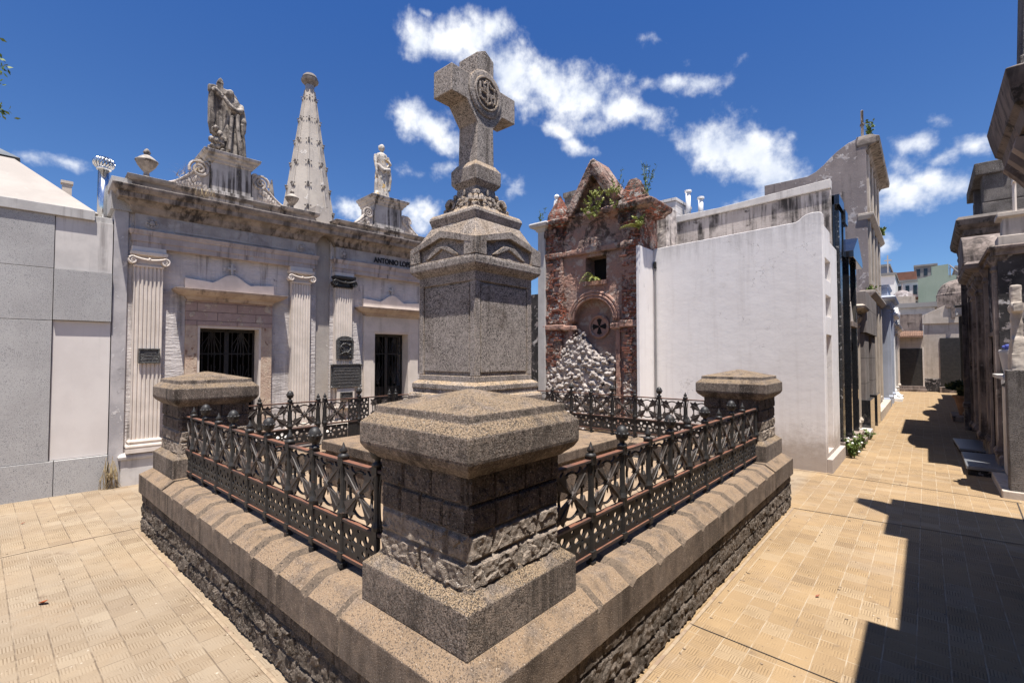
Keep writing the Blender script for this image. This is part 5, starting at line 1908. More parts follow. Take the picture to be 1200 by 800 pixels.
def frond(mb, p, d, L, up, n=9, w=.05):
    """fern frond: midrib with leaflets"""
    p = Vector(p)
    d = Vector(d).normalized()
    sd = d.cross(Vector((0, 0, 1))).normalized()
    pts = []
    for i in range(n + 1):
        t_ = i / n
        pts.append(p + d * L * t_ + Vector((0, 0, up * L * (t_ - t_ * t_ * 1.1))))
    mb.tube(pts, [.004 * (1 - i / (n + 2)) for i in range(n + 1)], 4)
    for i in range(1, n + 1):
        l = w * math.sin(math.pi * (i / (n + .6)) ** .7) + .008
        ax = (pts[i] - pts[i - 1]).normalized()
        for s_ in (-1, 1):
            tip = pts[i] + sd * s_ * l + ax * l * .5 - Vector((0, 0, l * .25))
            q1 = pts[i] + ax * .012
            q0 = pts[i] - ax * .012
            mb.add([q0, q1, tip], [(0, 1, 2)])


def leafy(mb, p, n, spread, size, seed=1, stems=5, h=.3):
    r2 = random.Random(seed)
    for s_ in range(stems):
        a = r2.uniform(0, 6.28)
        top = Vector(p) + Vector((math.cos(a) * spread * r2.uniform(.2, 1), math.sin(a) * spread * r2.uniform(.2, .8), h * r2.uniform(.5, 1)))
        base = Vector(p)
        mid = (top + base) / 2 + Vector((0, 0, h * .15))
        mb.tube([base, mid, top], [.004, .003, .0015], 4)
        for k in range(n):
            t_ = r2.uniform(.15, 1)
            c = base.lerp(mid, t_ * 2) if t_ < .5 else mid.lerp(top, t_ * 2 - 1)
            dr = Vector((r2.uniform(-1, 1), r2.uniform(-1, 1), r2.uniform(-.3, .9))).normalized()
            sd = dr.cross(Vector((r2.uniform(-1, 1), r2.uniform(-1, 1), r2.uniform(-1, 1)))).normalized() * size * .38
            c2 = c + dr * size * .5
            mb.add([c, c2 + sd, c + dr * size * 1.15, c2 - sd], [(0, 1, 2, 3)])
    return mb


t = thing('fern', 'bright green fern growing out of the dark square window of the ruined tomb', 'fern', (-4.72, RY - .05, 3.14))
q = MB()
for k, (dx, dz, L) in enumerate(((-.9, 1.5, .34), (-.5, 1.9, .42), (.3, 1.3, .3), (-.8, .6, .36), (-1, .2, .32), (.6, .9, .26), (-.3, 2.4, .44), (.9, .3, .22), (0, 1.7, .3))):
    frond(q, (0, 0, 0), (dx, -.5, 0), L * .75, dz * .8, 10, .055)
q.build('fronds', 'leaf_lime', t, world=False)
t = thing('fern', 'small fern drooping from the right shoulder of the ruined tomb, under its cornice', 'fern', (-3.82, RY - .14, 3.98))
q = MB()
for k in range(12):
    a = R(180 + 15 * k)
    frond(q, (0, 0, 0), (math.cos(a), math.sin(a) - .4, 0), .3, .5 - .12 * (k % 3), 9, .045)
leafy(q, (.04, 0, -.05), 18, .15, .05, 4, 7, .25)
q.build('fronds', 'leaf_lime', t)
t = thing('creeper', 'scrubby green creeper hanging in the gable and over the ruined cornice', 'creeper', (-4.45, RY - .2, 4.48))
q = MB()
for k in range(16):
    x = -.42 + .75 * rnd.random()
    leafy(q, (x, rnd.uniform(-.06, .06), rnd.uniform(-.22, .28) * (.6 if x > .2 else 1)), 11, .17, .038, 60 + k, 4, .17)
q.build('foliage', 'leaf_lime', t)
for i, (x, h_, lb) in enumerate(((-4.28, .55, 'thin wispy stems left of the broken right pinnacle of the ruin'), (-3.70, .62, 'tall weed clump right of the broken pinnacle, on the ruin top corner'), (-6.1, .3, 'small sprig on the left cornice end of the ruin'))):
    t = thing('weed', lb, 'weed', (x, RY + .02, 4.50 if x > -6 else 4.48), 0, 'weeds on the ruin')
    q = MB()
    for k in range(7 if x > -6 else 3):
        top = (rnd.uniform(-.22, .2), rnd.uniform(-.1, .1), h_ * rnd.uniform(.7, 1.25))
        q.tube([(rnd.uniform(-.08, .08), 0, 0), (top[0] * .4, top[1] * .4, top[2] * .6), top], [.005, .004, .002], 4)
        for j in range(15):
            tt = rnd.uniform(.2, 1)
            c = Vector((top[0] * tt * .9, top[1] * tt, top[2] * tt))
            dr = Vector((rnd.uniform(-1, 1), rnd.uniform(-1, 1), rnd.uniform(0, 1.2))).normalized()
            sd = dr.cross(Vector((0, 1, .2))).normalized() * .008
            q.add([c, c + dr * .025 + sd, c + dr * .055, c + dr * .025 - sd], [(0, 1, 2, 3)])
    q.build('stems', 'leaf', t)

# dark yard between the mausoleums and the ruin
t = thing('iron_yard_gate', 'narrow black barred gate in the dark gap left of the ruined tomb', 'gate', (-6.62, 8.9, 0))
q = MB()
for k in range(13):
    q.tube([(-.45 + .07 * k, 0, .05), (-.45 + .07 * k, 0, 1.75)], .009, 5)
q.box(-.48, .42, -.012, .012, .1, .14).box(-.48, .42, -.012, .012, 1.62, 1.66).box(-.48, .42, -.012, .012, 1.0, 1.03)
q.build('bars', 'iron', t)
t = thing('slim_pillar', 'slim pale pillar standing in the dark gap behind the monument', 'pillar', (-6.78, 8.1, 0))
MB().box(-.05, .05, -.05, .05, 0, 2.9).build('shaft', 'grey_side', t, bevel=.005)
MB().box(-.075, .075, -.075, .075, 2.9, 2.99).build('cap', 'grey_side', t, bevel=.005)
t = thing('back_yard_wall', 'black wall closing the gap behind the ruined tomb', 'wall', (-7.2, 9.6, 0))
MB().box(-1.6, 1.25, 0, .3, -.01, 3.3).build('wall', 'facade_black', t)  # near-black wall at the back of the dark gap
t = thing('fern', 'small green plant peeping beside the monument shaft in the dark gap', 'plant', (-6.85, 7.9, 3.0))
leafy(MB(), (0, 0, 0), 16, .2, .06, 11, 9, .3).build('leaves', 'leaf', t)
t = thing('white_pinnacle', 'slender white pinnacle behind the left shoulder of the ruin', 'pinnacle', (-7.35, 10.2, 3.5))
MB().stack(0, 0, [(0, .16), (.9, .16), (1.0, .2), (1.05, .2), (1.1, .15), (2.35, .05), (2.4, .02)]).build('shaft', 'paint_white', t)
MB().ball((0, 0, 2.45), .07, 2).build('ball', 'paint_white', t, smooth=True)
t = thing('square_chimney', 'square stone chimney block behind the ruined gable, left side', 'chimney', (-6.95, 10.4, 3.5))
MB().stack(0, 0, [(0, .17), (2.35, .17), (2.37, .2), (2.5, .2)]).build('shaft', 'statue', t)
t = thing('white_cross_finial', 'small white marble cross finial behind the ruined gable, right side', 'cross', (-5.85, 10.0, 3.5))
MB().stack(0, 0, [(0, .18), (2.3, .16), (2.4, .10)]).build('base', 'paint_white', t)
MB().box(-.035, .035, -.03, .03, 2.4, 2.85).box(-.13, .13, -.029, .029, 2.62, 2.69).build('cross', 'paint_white', t)
t = thing('rear_vault', 'dull rear vault block behind the ruined tomb', 'vault', (-5.6, 10.8, 0))
MB().box(-2.2, 1.4, -.2, 1.6, -.01, 3.9).build('walls', 'tower', t)

# ---------------------------------------------------------------- blank white tomb
WX0, WX1, WY0, WY1 = -3.745, -1.113, 8.22, 9.66
t = thing('white_tomb', 'blank white plastered tomb with a row of small square recesses on its alley side', 'tomb', ((WX0 + WX1) / 2, WY0, 0))
def curved_top(n=10):
    pts = [(WX0, -.01), (WX0, 3.665), (-1.45, 3.735)]
    pts += [(-1.40, -.01)]
    return pts
FT = [(WX0, -.01), (WX0, 3.665), (-1.46, 3.735), (-1.41, 3.76), (-1.37, 3.80), (-1.32, 3.83), (-1.24, 3.845), (-1.16, 3.84), (-1.115, 3.82), (-1.114, -.01)]
mb = MB().prism(FT, 'y', WY0, WY0 + .14)
o = mb.build('yard_wall', 'plaster_white', t, world=True, bevel=.01)
mb = MB().box(WX0 + .003, -1.40, WY0 + .141, WY1 - .3, -.01, 3.6)
o = mb.build('walls', 'plaster_white', t, world=True)
# alley face with recesses, built as frame pieces
mb = MB()
X1 = WX1
Xi = WX1 - .10
ya, yb = WY0 + .16, WY0 + .72
zs = [(-.01, .26), (2.02, 2.30), (2.62, 2.86), (3.18, 3.80)]
mb.box(Xi - .2, X1, WY0 + .141, ya, -.01, 3.78).box(Xi - .2, X1, yb, WY1, -.01, 3.50)
for z0, z1 in zs:
    mb.box(Xi - .2, X1 - .001, ya, yb, z0, min(z1, 3.66))
mb.build('alley_front', 'plaster_white', t, world=True, bevel=.006)
MB().box(Xi - .22, Xi - .18, ya, yb, .2, 3.2).build('recess_back', 'plaster_white', t, world=True)
for z0, z1 in ((2.30, 2.62), (2.86, 3.18)):
    MB().box(Xi - .18, Xi - .16, ya + .16, yb - .12, z0 + .03, z1 - .03).tube([(Xi - .14, (ya + yb) / 2, z0 + .05), (Xi - .14, (ya + yb) / 2, z1 - .05)], .01, 5).tube([(Xi - .14, ya + .18, (z0 + z1) / 2), (Xi - .14, yb - .14, (z0 + z1) / 2)], .01, 5).build('recess_grille', 'iron', t, world=True)
MB().box(X1 - .002, X1 + .07, WY0 + .005, WY1, -.01, .20).build('alley_plinth', 'plaster_white', t, world=True, bevel=.006)
MB().box(WX0 - .055, WX0 + .002, 7.64, WY0 + .3, -.01, 3.64).build('return_wall', 'plaster_white', t, world=True, bevel=.006)
t = thing('drain_pipe', 'thin grey drain pipe with a top elbow at the left end of the white wall', 'drain pipe', (-3.70, WY0 - .02, 0))
MB().tube([(0, -.0, .0), (0, 0, 3.28), (0, .0, 3.33), (0, .05, 3.36)], .014, 8).build('pipe', 'concrete_far', t)
MB().tube([(0, 0, 3.30), (0, -.01, 3.42)], .028, 8).build('elbow', 'iron', t)

t = thing('stained_vault', 'low vault with black-streaked render and white coping rising behind the white tomb', 'vault', (-2.5, 9.7, 0))
zt = 4.53
mb = MB().prism([(-4.05, 0), (-3.86, 4.30), (-3.84, 4.46), (-1.17, 4.56), (-1.17, 0)], 'y', 9.60, 9.69)
mb.build('walls', 'concrete_stain', t, world=True, bevel=.01)
mb = MB().prism([(-3.86, 4.462), (-3.86, 4.60), (-3.0, 4.60), (-1.165, 4.72), (-1.165, 4.562)], 'y', 9.56, 9.72)
o = mb.build('coping', 'marble_white', t, world=True, bevel=.01)
t = thing('white_buttress', 'whitewashed block buttress between the ruined tomb and the stained vault', 'buttress', (-4.02, 9.6, 0))
MB().box(-.16, .17, -.05, .8, -.01, 5.0).build('block', 'white_blocks', t) if False else None
M['white_blocks'] = stone('whitewashed_blocks', (.62, .59, .57), (.54, .51, .5), 3, joints=(.4, .12, .012, (.36, .33, .32), .7), streak=((.3, .27, .26), .55, .8), bst=.4)
MB().box(-.17, .17, -.05, .8, -.01, 4.93).build('block', 'white_blocks', t)
MB().box(-.19, .19, -.07, .8, 4.931, 4.99).build('top', 'white_blocks', t)
t = thing('brown_block', 'brown weathered wall stub just right of the ruined tomb', 'wall', (-4.0, 8.75, 0))
o = MB().box(-.12, .30, 0, .5, -.01, 4.62).build('block', 'concrete_stain', t)
rough(o, .04, .04, .15)
for i, (x, y, z0, z1, lb) in enumerate(((-3.72, 9.9, 4.5, 5.20, 'taller white vent pipe with collar on the stained vault roof'), (-3.46, 9.9, 4.5, 5.0, 'shorter white vent pipe on the stained vault roof'))):
    t = thing('vent_pipe', lb, 'vent pipe', (x, y, z0), 0, 'white vent pipes')
    MB().lathe(0, 0, [(.05, 0), (.05, z1 - z0)], 14).build('pipe', 'paint_white', t, smooth=True)
    MB().lathe(0, 0, [(.07, z1 - z0 - .04), (.07, z1 - z0)], 14).build('collar', 'paint_white', t)

# ---------------------------------------------------------------- tower
TX, TY = -1.10, 15.6
t = thing('tower_tomb', 'tallest grey-brown tomb with curved parapet, cornice and roof cross at the alley', 'tomb', (-2.3, TY, 0))
prof = [(-3.56, -.01), (-3.56, 6.82), (-2.45, 6.82), (-2.25, 6.90), (-2.05, 7.05), (-1.9, 7.2), (-1.75, 7.33), (-1.6, 7.43), (-1.48, 7.50), (-1.3, 7.55), (TX, 7.57), (TX, -.01)]
MB().prism(prof, 'y', TY, TY + 4.4).build('walls', 'tower', t, world=True, bevel=.01)
MB().rings([(TX - .2, TX + .02, TY + .02, TY + 4.4, 7.2), (TX - .2, TX + .08, TY - .0, TY + 4.45, 7.3), (TX - .2, TX + .28, TY - .02, TY + 4.6, 7.36), (TX - .2, TX + .30, TY - .02, TY + 4.6, 7.50), (TX - .2, TX + .1, TY, TY + 4.4, 7.6)]).build('cornice', 'stone_stained', t, world=True, bevel=.01)
for (z0, z1) in ((.3, 3.2), (3.6, 5.3), (5.5, 7.1)):
    for k in range(4):
        y = TY + .12 + k * 1.12
        MB().box(TX - .1, TX + .05, y, y + .3, z0, z1).build('pilaster', 'pale_beige', t, world=True, bevel=.01)
        if k < 3:
            MB().box(TX - .1, TX + .012, y + .42, y + .98, z0 + .15, z1 - .25).build('window', 'void', t, world=True)
            MB().box(TX - .1, TX + .05, y + .36, y + 1.04, z0 + .05, z0 + .14).build('sill', 'pale_beige', t, world=True)
for z in (3.28, 5.34):
    MB().rings([(TX - .2, TX + .04, TY - .012, TY + 4.4, z), (TX - .2, TX + .14, TY - .05, TY + 4.45, z + .1), (TX - .2, TX + .14, TY - .05, TY + 4.45, z + .16)]).build('string_course', 'pale_beige', t, world=True, bevel=.01)
MB().box(TX - .02, TX + .2, TY + .05, TY + 4.4, -.01, .25).build('plinth', 'pale_beige', t, world=True, bevel=.01)
MB().box(-1.205, -1.145, TY + .1, TY + .16, 7.55, 8.3).box(-1.185, -1.165, TY - .1, TY + .36, 8.0, 8.06).ball((-1.175, TY + .13, 8.32), .04, 1).ball((-1.175, TY + .13, 7.95), .06, 1, .2).build('roof_cross', 'stone_stained', t, world=True)
t = thing('sprig', 'small green sapling beside the cross on the tower top', 'plant', (-1.02, TY + .2, 7.55))
leafy(MB(), (0, 0, 0), 14, .16, .08, 5, 6, .5).build('leaves', 'leaf', t)
t = thing('sprig', 'leafy sprig sprouting from the alley side wall of the tower', 'plant', (-.98, TY + 3.6, 5.5))
leafy(MB(), (0, 0, 0), 14, .2, .1, 6, 7, .4).build('leaves', 'leaf', t)
t = thing('sprig', 'greenery sprouting on the string course low on the tower corner', 'plant', (-1.08, TY - .02, 3.42))
leafy(MB(), (0, 0, 0), 14, .2, .06, 8, 6, .12).build('leaves', 'leaf', t)


# ---------------------------------------------------------------- generic tomb front
def tomb(label, loc, rz, w, d, h, wall='facade_shade', trim='facade_shade', door=(.3, .7, 2.1), pil=2, ped=None, top=None, proud=.08, ch=.3, plinth=.3, group=None, gate='gate_dark', arch=False, steps=0, name='tomb', cp=.75):
    """tomb chapel; local x along its front 0..w, -y toward the alley, door as fractions of w"""
    t = thing(name, label, 'tomb', loc, rz, group)
    a, b, dz = door[0] * w, door[1] * w, door[2]
    mb = MB()
    mb.box(0, a, 0, .3, -.01, h).box(b, w, 0, .3, -.01, h).box(a, b, .001, .3, dz, h).box(0.001, w - .001, .3, d, -.01, h - .001)
    mb.build('walls', wall, t)
    MB().box(a, b, .2, .31, 0, dz).build('door', gate, t)
    q = MB()
    n = 5
    for k in range(n + 1):
        q.tube([(a + (b - a) * k / n, .16, .05), (a + (b - a) * k / n, .16, dz - .03)], .010, 5)
    for z in (.12, dz * .4, dz * .75, dz - .08):
        q.box(a, b, .15, .17, z, z + .025)
    for k in range(2):
        cx = a + (b - a) * (.27 + .46 * k)
        q.tube([(cx + (b - a) * .16 * math.cos(v), .15, dz * .58 + (b - a) * .16 * math.sin(v)) for v in [2 * math.pi * i / 14 for i in range(15)]], .009, 5)
    q.build('door_grille', 'iron', t)
    f = .07
    q = MB().box(a - f, a, -.035, .1, 0, dz).box(b, b + f, -.035, .1, 0, dz).box(a - f, b + f, -.036, .1, dz, dz + f)
    q.build('door_frame', trim, t, bevel=.006)
    for xa, xb in ((0, a - f - .002), (b + f + .002, w)):
        MB().corn(xa, xb, 0, .2, [(-.01, .05), (plinth - .05, .05), (plinth, .015)]).build('plinth', trim, t, bevel=.006)
    if pil:
        xs = [.03, w - .03 - .16 * min(w, 1.2)] if pil == 2 else [.03, a - .12 - .14, b + .12, w - .17]
        pw = .16 * min(w, 1.2)
        for x in xs:
            mb = fluted(MB(), x, x + pw, plinth + .1, h - ch - .25, -proud, 4)
            mb.corn(x, x + pw, -proud, .1, [(plinth - .01, .03), (plinth + .04, .035), (plinth + .1, .0)])
            mb.corn(x, x + pw, -proud, .1, [(h - ch - .25, 0), (h - ch - .22, .02), (h - ch - .16, .0), (h - ch - .07, .045), (h - ch - .02, .05)])
            mb.build('pilaster', trim, t, bevel=.004)
    z = h - ch
    MB().corn(0.0, w, 0, d * .5, [(z - .02, proud + .01), (z + .05, proud + .012), (z + .055, proud + .03), (z + ch * .4, proud + .05), (z + ch * .45, proud + .12 * cp), (z + ch * .6, proud + .2 * cp), (z + ch * .85, proud + .22 * cp), (z + ch, proud + .16 * cp)]).build('cornice', trim, t, bevel=.006)
    c = w / 2
    if ped == 'tri':
        MB().prism([(-.1, h), (c, h + w * .32), (w + .1, h)], 'y', -proud - .1, .3).build('pediment', trim, t, bevel=.01)
        MB().prism([(.15, h + .04), (c, h + w * .32 - .08), (w - .15, h + .04)], 'y', -proud - .115, -proud - .09).build('pediment_panel', wall, t)
    elif ped == 'arc':
        pts = [(c + (w * .5 + .06) * math.cos(R(v)), h + w * .36 * math.sin(R(v))) for v in range(0, 181, 12)]
        MB().prism(pts, 'y', -proud - .16, .3).build('pediment', trim, t, bevel=.012)
    elif ped == 'block':
        MB().corn(.1, w - .1, 0, .5, [(h, .02), (h + .32, .02), (h + .34, .06), (h + .4, .07)]).build('attic', trim, t, bevel=.008)
    zt = h + {'tri': w * .32, 'arc': w * .36, 'block': .4, None: 0}[ped]
    if top == 'cross':
        q = MB().box(c - .09, c + .09, .0, .18, zt - .05, zt + .12).box(c - .035, c + .035, .06, .12, zt + .12, zt + .62).box(c - .15, c + .15, .061, .119, zt + .38, zt + .45)
        q.build('roof_cross', trim, t, bevel=.006)
    elif top == 'urn':
        for x in (.15, w - .15):
            urn_mb(x, .05, h, .8).build('roof_urn', trim, t, smooth=True)
    for k in range(steps):
        MB().box(a - .15, b + .15, -.3 - .22 * (steps - 1 - k), -.001, -.01 + .0 * k, .12 * (k + 1)).build('step', trim, t, bevel=.008)
    return t


# left side of the alley (fronts face +X)
LXA = -1.113


def Lt(label, y0, y1, h, dx=0.0, **k):
    return tomb(label, (LXA + dx, y0, 0), R(90), y1 - y0, 1.6, h, **k)


# polished granite slab tomb
t = thing('black_granite_tomb', 'mirror-polished black granite tomb next to the white tomb on the left of the alley', 'tomb', (LXA, 9.7, 0), R(90))
MB().box(0, .62, .02, 1.4, -.01, 4.46).build('body', 'granite_black', t, bevel=.004)
MB().box(.05, .55, -.0, .03, 1.0, 2.4).build('mottled_panel', 'granite_dark', t, bevel=.004)
MB().box(.03, .30, -.04, .022, .25, 4.2).build('mottled_pilaster', 'granite_dark', t, bevel=.004)
MB().box(-.0, .64, -.06, .02, -.01, .24).build('plinth', 'facade_shade', t, bevel=.006)
MB().box(-.0, .63, -.05, 1.3, 4.3, 4.47).build('top_band', 'granite_black', t, bevel=.004)
MB().box(.12, .4, -.02, .02, 3.2, 3.7).build('window', 'glass_dark', t)
t = thing('black_gabled_tomb', 'black polished tomb with a projecting dark gabled hood and bronze door, left alley side', 'tomb', (LXA, 10.36, 0), R(90))
MB().box(.02, 1.55, .05, 1.6, -.01, 3.65).build('body', 'granite_black', t, bevel=.004)
MB().box(.0, .28, -.03, .6, 3.5, 4.28).box(-.03, .32, -.07, .64, 4.1, 4.35).build('roof_block', 'granite_black', t, bevel=.01)
MB().prism([(.15, 3.62), (.95, 4.0), (1.75, 3.62), (1.75, 3.5), (.15, 3.5)], 'y', -.16, 1.0).build('hood', 'granite_black', t, bevel=.008)
MB().box(.2, .34, -.08, .06, .2, 3.5).build('pilaster', 'granite_black', t, bevel=.006)
MB().box(1.3, 1.44, -.08, .06, .2, 3.5).build('pilaster', 'granite_black', t, bevel=.006)
MB().box(.42, 1.22, .0, .06, .3, 2.2).build('door', 'bronze', t, bevel=.006)
MB().box(.40, 1.24, -.10, .06, 2.25, 2.35).build('door_ledge', 'facade_shade', t, bevel=.006)
MB().prism([(.42, 2.36), (.82, 2.75), (1.22, 2.36)], 'y', -.04, .06).build('door_gable', 'stone_cream', t, bevel=.006)
MB().box(-.02, 1.6, -.14, .05, -.01, .2).build('plinth', 'facade_shade', t, bevel=.01)
MB().box(.5, 1.14, .02, .045, 2.9, 3.4).build('window', 'glass_dark', t)
Lt('slender beige tomb squeezed beside the black gabled tomb, left alley side', 11.98, 12.62, 2.75, wall='pale_beige', trim='pale_beige', door=(.3, .7, 1.9), pil=2, proud=.05, ch=.2)
t = thing('concrete_pylon_tomb', 'brownish grey concrete tomb with two tall flat pylons just before the tower', 'tomb', (LXA, 12.66, 0), R(90))
MB().box(.0, 2.9, .06, 1.8, -.01, 3.05).build('body', 'concrete_mid', t, bevel=.008)
MB().box(.05, 1.0, -.12, .08, .0, 3.08).build('pylon', 'concrete_mid', t, bevel=.008)
MB().box(1.9, 2.85, -.12, .08, .0, 3.08).build('pylon', 'concrete_mid', t, bevel=.008)
MB().box(.0, 2.9, -.16, 1.8, 2.2, 3.10).build('lintel_block', 'concrete_mid', t, bevel=.008)
MB().box(1.0, 1.9, .03, .07, .05, 2.2).build('door', 'gate_dark', t)
MB().box(.0, 1.04, -.2, .08, -.01, .75).build('dark_plinth', 'granite_black', t, bevel=.008)
MB().box(1.86, 2.9, -.2, .08, -.01, .75).build('dark_plinth', 'granite_black', t, bevel=.008)
Lt('pale blue rendered tomb with a dark cornice just beyond the tower', 20.15, 22.2, 3.7, wall='pale_blue', trim='pale_blue', door=(.3, .7, 2.2), pil=2, ped='block', dx=.16)
Lt('white tomb with a narrow front, second beyond the tower', 22.3, 24.2, 3.3, wall='paint_white', trim='paint_white', door=(.3, .7, 2.1), pil=2, dx=.12, steps=1)
Lt('grey tomb, third beyond the tower on the left', 24.3, 26.6, 3.0, wall='grey_side', trim='grey_side', door=(.3, .7, 2.1), pil=2, dx=.1, ped='tri')
Lt('cream tomb, last on the left before the end house', 26.7, 29.2, 3.0, wall='pale_beige', trim='stone_cream', door=(.3, .7, 2.1), pil=2, dx=.08)
t = thing('white_marble_lump', 'rounded white marble stone on the kerb near the end of the left side', 'stone', (-.85, 23.4, 0))
MB().ball((0, 0, .14), .18, 2, .3, (1, 1.3, .8)).build('stone', 'paint_white', t)
# terrace slabs at their feet
t = thing('kerb_step', 'low stone step in front of the black gabled tomb', 'step', (-1.0, 11.0, 0))
MB().box(-.13, .10, -.7, .8, 0, .1).build('step', 'facade_shade', t, bevel=.01)
t = thing('kerb_step', 'pale low steps before the concrete pylon tomb', 'step', (-1.0, 12.35, 0))
MB().box(-.12, .12, -.3, .3, 0, .16).build('step', 'marble_white', t, bevel=.01)
for i, (y, n_, lb) in enumerate(((9.95, 7, 'white-flowered weeds at the foot of the black granite tomb'), (10.8, 6, 'green weeds along the step of the black gabled tomb'), (12.2, 4, 'small weeds further along the left side of the alley'))):
    t = thing('weed_clump', lb, 'weed', (-.98, y, 0), 0, 'alley weeds')
    q = MB()
    for k in range(n_):
        leafy(q, (rnd.uniform(-.06, .08), rnd.uniform(-.3, .3), 0.0), 16, .13, .045, 30 + k + 9 * i, 5, .28 if i < 2 else .18)
    q.build('foliage', 'leaf', t)
    if i == 0:
        q = MB()
        for k in range(9):
            q.ball((rnd.uniform(-.05, .12), rnd.uniform(-.3, .25), rnd.uniform(.12, .3)), .02, 1)
        q.build('flowers', 'paint_white', t)

# ---------------------------------------------------------------- right side of the alley (fronts face -X)
def Rt(label, y0, y1, h, X=.8, d=2.0, **k):
    return tomb(label, (X, y1, 0), R(-90), y1 - y0, d, h, **k)


# near tombs beside the camera: they cast the shadow on the paving
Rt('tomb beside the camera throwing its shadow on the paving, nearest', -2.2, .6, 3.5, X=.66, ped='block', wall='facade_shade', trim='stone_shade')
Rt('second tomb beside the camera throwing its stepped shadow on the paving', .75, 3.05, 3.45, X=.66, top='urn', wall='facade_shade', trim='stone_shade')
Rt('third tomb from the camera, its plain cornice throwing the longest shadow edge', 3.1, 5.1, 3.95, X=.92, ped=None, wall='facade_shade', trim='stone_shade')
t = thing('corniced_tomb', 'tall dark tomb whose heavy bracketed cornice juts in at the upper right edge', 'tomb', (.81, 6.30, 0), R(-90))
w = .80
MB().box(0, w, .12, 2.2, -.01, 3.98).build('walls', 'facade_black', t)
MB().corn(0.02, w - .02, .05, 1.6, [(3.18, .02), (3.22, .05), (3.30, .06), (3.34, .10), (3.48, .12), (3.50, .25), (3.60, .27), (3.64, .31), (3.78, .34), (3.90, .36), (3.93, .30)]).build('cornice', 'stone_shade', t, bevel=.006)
for k in range(3):
    x = .02 + .30 * k
    q = MB().prism([(-.22, 3.48), (-.24, 3.40), (-.16, 3.30), (-.08, 3.18), (-.02, 3.10), (.1, 3.10), (.1, 3.48)], 'x', x, x + .12)
    q.ball((x + .06, -.2, 3.42), .045, 1)
    q.build('bracket', 'facade_shade', t, bevel=.004)
MB().corn(.1, w - .1, .1, 1.4, [(3.93, .05), (4.06, .05), (4.08, .1), (4.14, .12)]).build('attic', 'granite_rough_grey', t, bevel=.006)
MB().rings([(.16, .60, -.17, .25, 3.94), (.16, .60, -.17, .25, 4.2), (.19, .57, -.15, .22, 4.22), (.26, .50, -.08, .15, 6.4)]).build('obelisk', 'granite_rough_grey', t, bevel=.006)

# low granite tomb with white cross
t = thing('low_granite_tomb', 'low rough granite tomb with pale marble ledges at the right edge of the alley', 'tomb', (.755, 9.55, 0), R(-90))
w = 1.35
MB().box(w - .2, w, -.03, 1.8, -.01, 1.53).build('end_pillar', 'granite_rough_grey', t, bevel=.01)
MB().box(0, w - .2, .08, 1.8, -.01, 1.40).build('body', 'facade_shade', t, bevel=.01)
MB().box(-.03, w - .18, -.05, 1.0, 1.402, 1.45).build('marble_ledge', 'marble_white', t, bevel=.006)
MB().box(.08, .40, .03, .09, .1, 1.28).build('marble_panel', 'marble_white', t, bevel=.006)
MB().box(.72, 1.04, .03, .09, .1, 1.28).build('marble_panel', 'marble_white', t, bevel=.006)
MB().box(.46, .68, .05, .09, .1, 1.25).build('dark_slot', 'void', t)
MB().box(-.04, w + .03, -.10, .1, -.01, .09).build('plinth', 'pale_beige', t, bevel=.01)
t = thing('stone_cross', 'rough white stone cross on a mound, on top of the low granite tomb', 'cross', (.845, 8.45, 1.52))
mb = MB().box(-.05, .05, -.05, .05, .3, 1.05).box(-.055, .055, -.2, .2, .72, .82)
mb.rings([(-.06, .4, -.12, .3, 0), (-.06, .3, -.10, .25, .2), (-.055, .08, -.07, .1, .4)])
o = mb.build('cross', 'pale_beige', t)
rough(o, .02, .02, .08)
t = thing('marble_vase', 'small white marble vase on the ledge of the low granite tomb', 'vase', (.79, 8.78, 1.45))
MB().lathe(0, 0, [(.05, 0), (.04, .03), (.05, .08), (.08, .28), (.085, .32), (.07, .33)], 12).build('vase', 'marble_white', t, smooth=True)
q = MB()
for k in range(9):
    q.ball((rnd.uniform(-.04, .04), rnd.uniform(-.04, .04), rnd.uniform(.32, .38)), .022, 1, .4)
q.build('flowers', 'petal', t)

# mould-stained tomb etc.
t = Rt('mould-blackened tomb with flaking white patches behind the stone cross', 9.70, 11.3, 3.28, X=.80, wall='facade_black', trim='facade_shade', ped=None, door=(.3, .7, 2.0), pil=2, proud=.05, ch=.12, cp=.25)
t2 = thing('cross_pedestal', 'stone pedestal with a slim pole cross on the mould-blackened tomb roof', 'cross', (1.02, 10.0, 3.28))
MB().stack(0, 0, [(0, .2), (.16, .2), (.17, .15), (.42, .14), (.44, .2), (.50, .2)]).build('pedestal', 'pale_beige', t2, bevel=.008)
MB().tube([(0, 0, .5), (0, 0, 1.15)], .025, 6).box(-.02, .02, -.1, .1, .95, 1.0).build('pole_cross', 'stone_cream', t2)
Rt('old plaster tomb with curved pediment, between the blackened tomb and the bell-turret tomb', 11.35, 13.0, 3.3, X=.78, wall='facade_shade', trim='facade_shade', ped='arc', door=(.32, .68, 2.2), pil=4, proud=.1, steps=0, top='urn')
t = Rt('tall rough grey tomb with big projecting cornice and an open bell turret', 13.1, 15.6, 4.45, X=.80, d=2.4, wall='granite_rough_grey', trim='stone_shade', ped=None, door=(.3, .7, 2.4), pil=2, proud=.14, ch=.42)
mb = MB()
mb.box(.15, .75, .1, 2.2, 4.44, 5.25).box(1.35, 2.4, .1, 2.2, 4.44, 4.75)
mb.box(1.9, 2.4, .12, 2.2, 4.75, 5.5)
mb.box(1.15, 1.3, .05, .2, 4.44, 5.3).box(.1, 2.45, .0, .5, 5.3, 5.55)
mb.build('bell_turret', 'granite_rough_grey', t, bevel=.02)
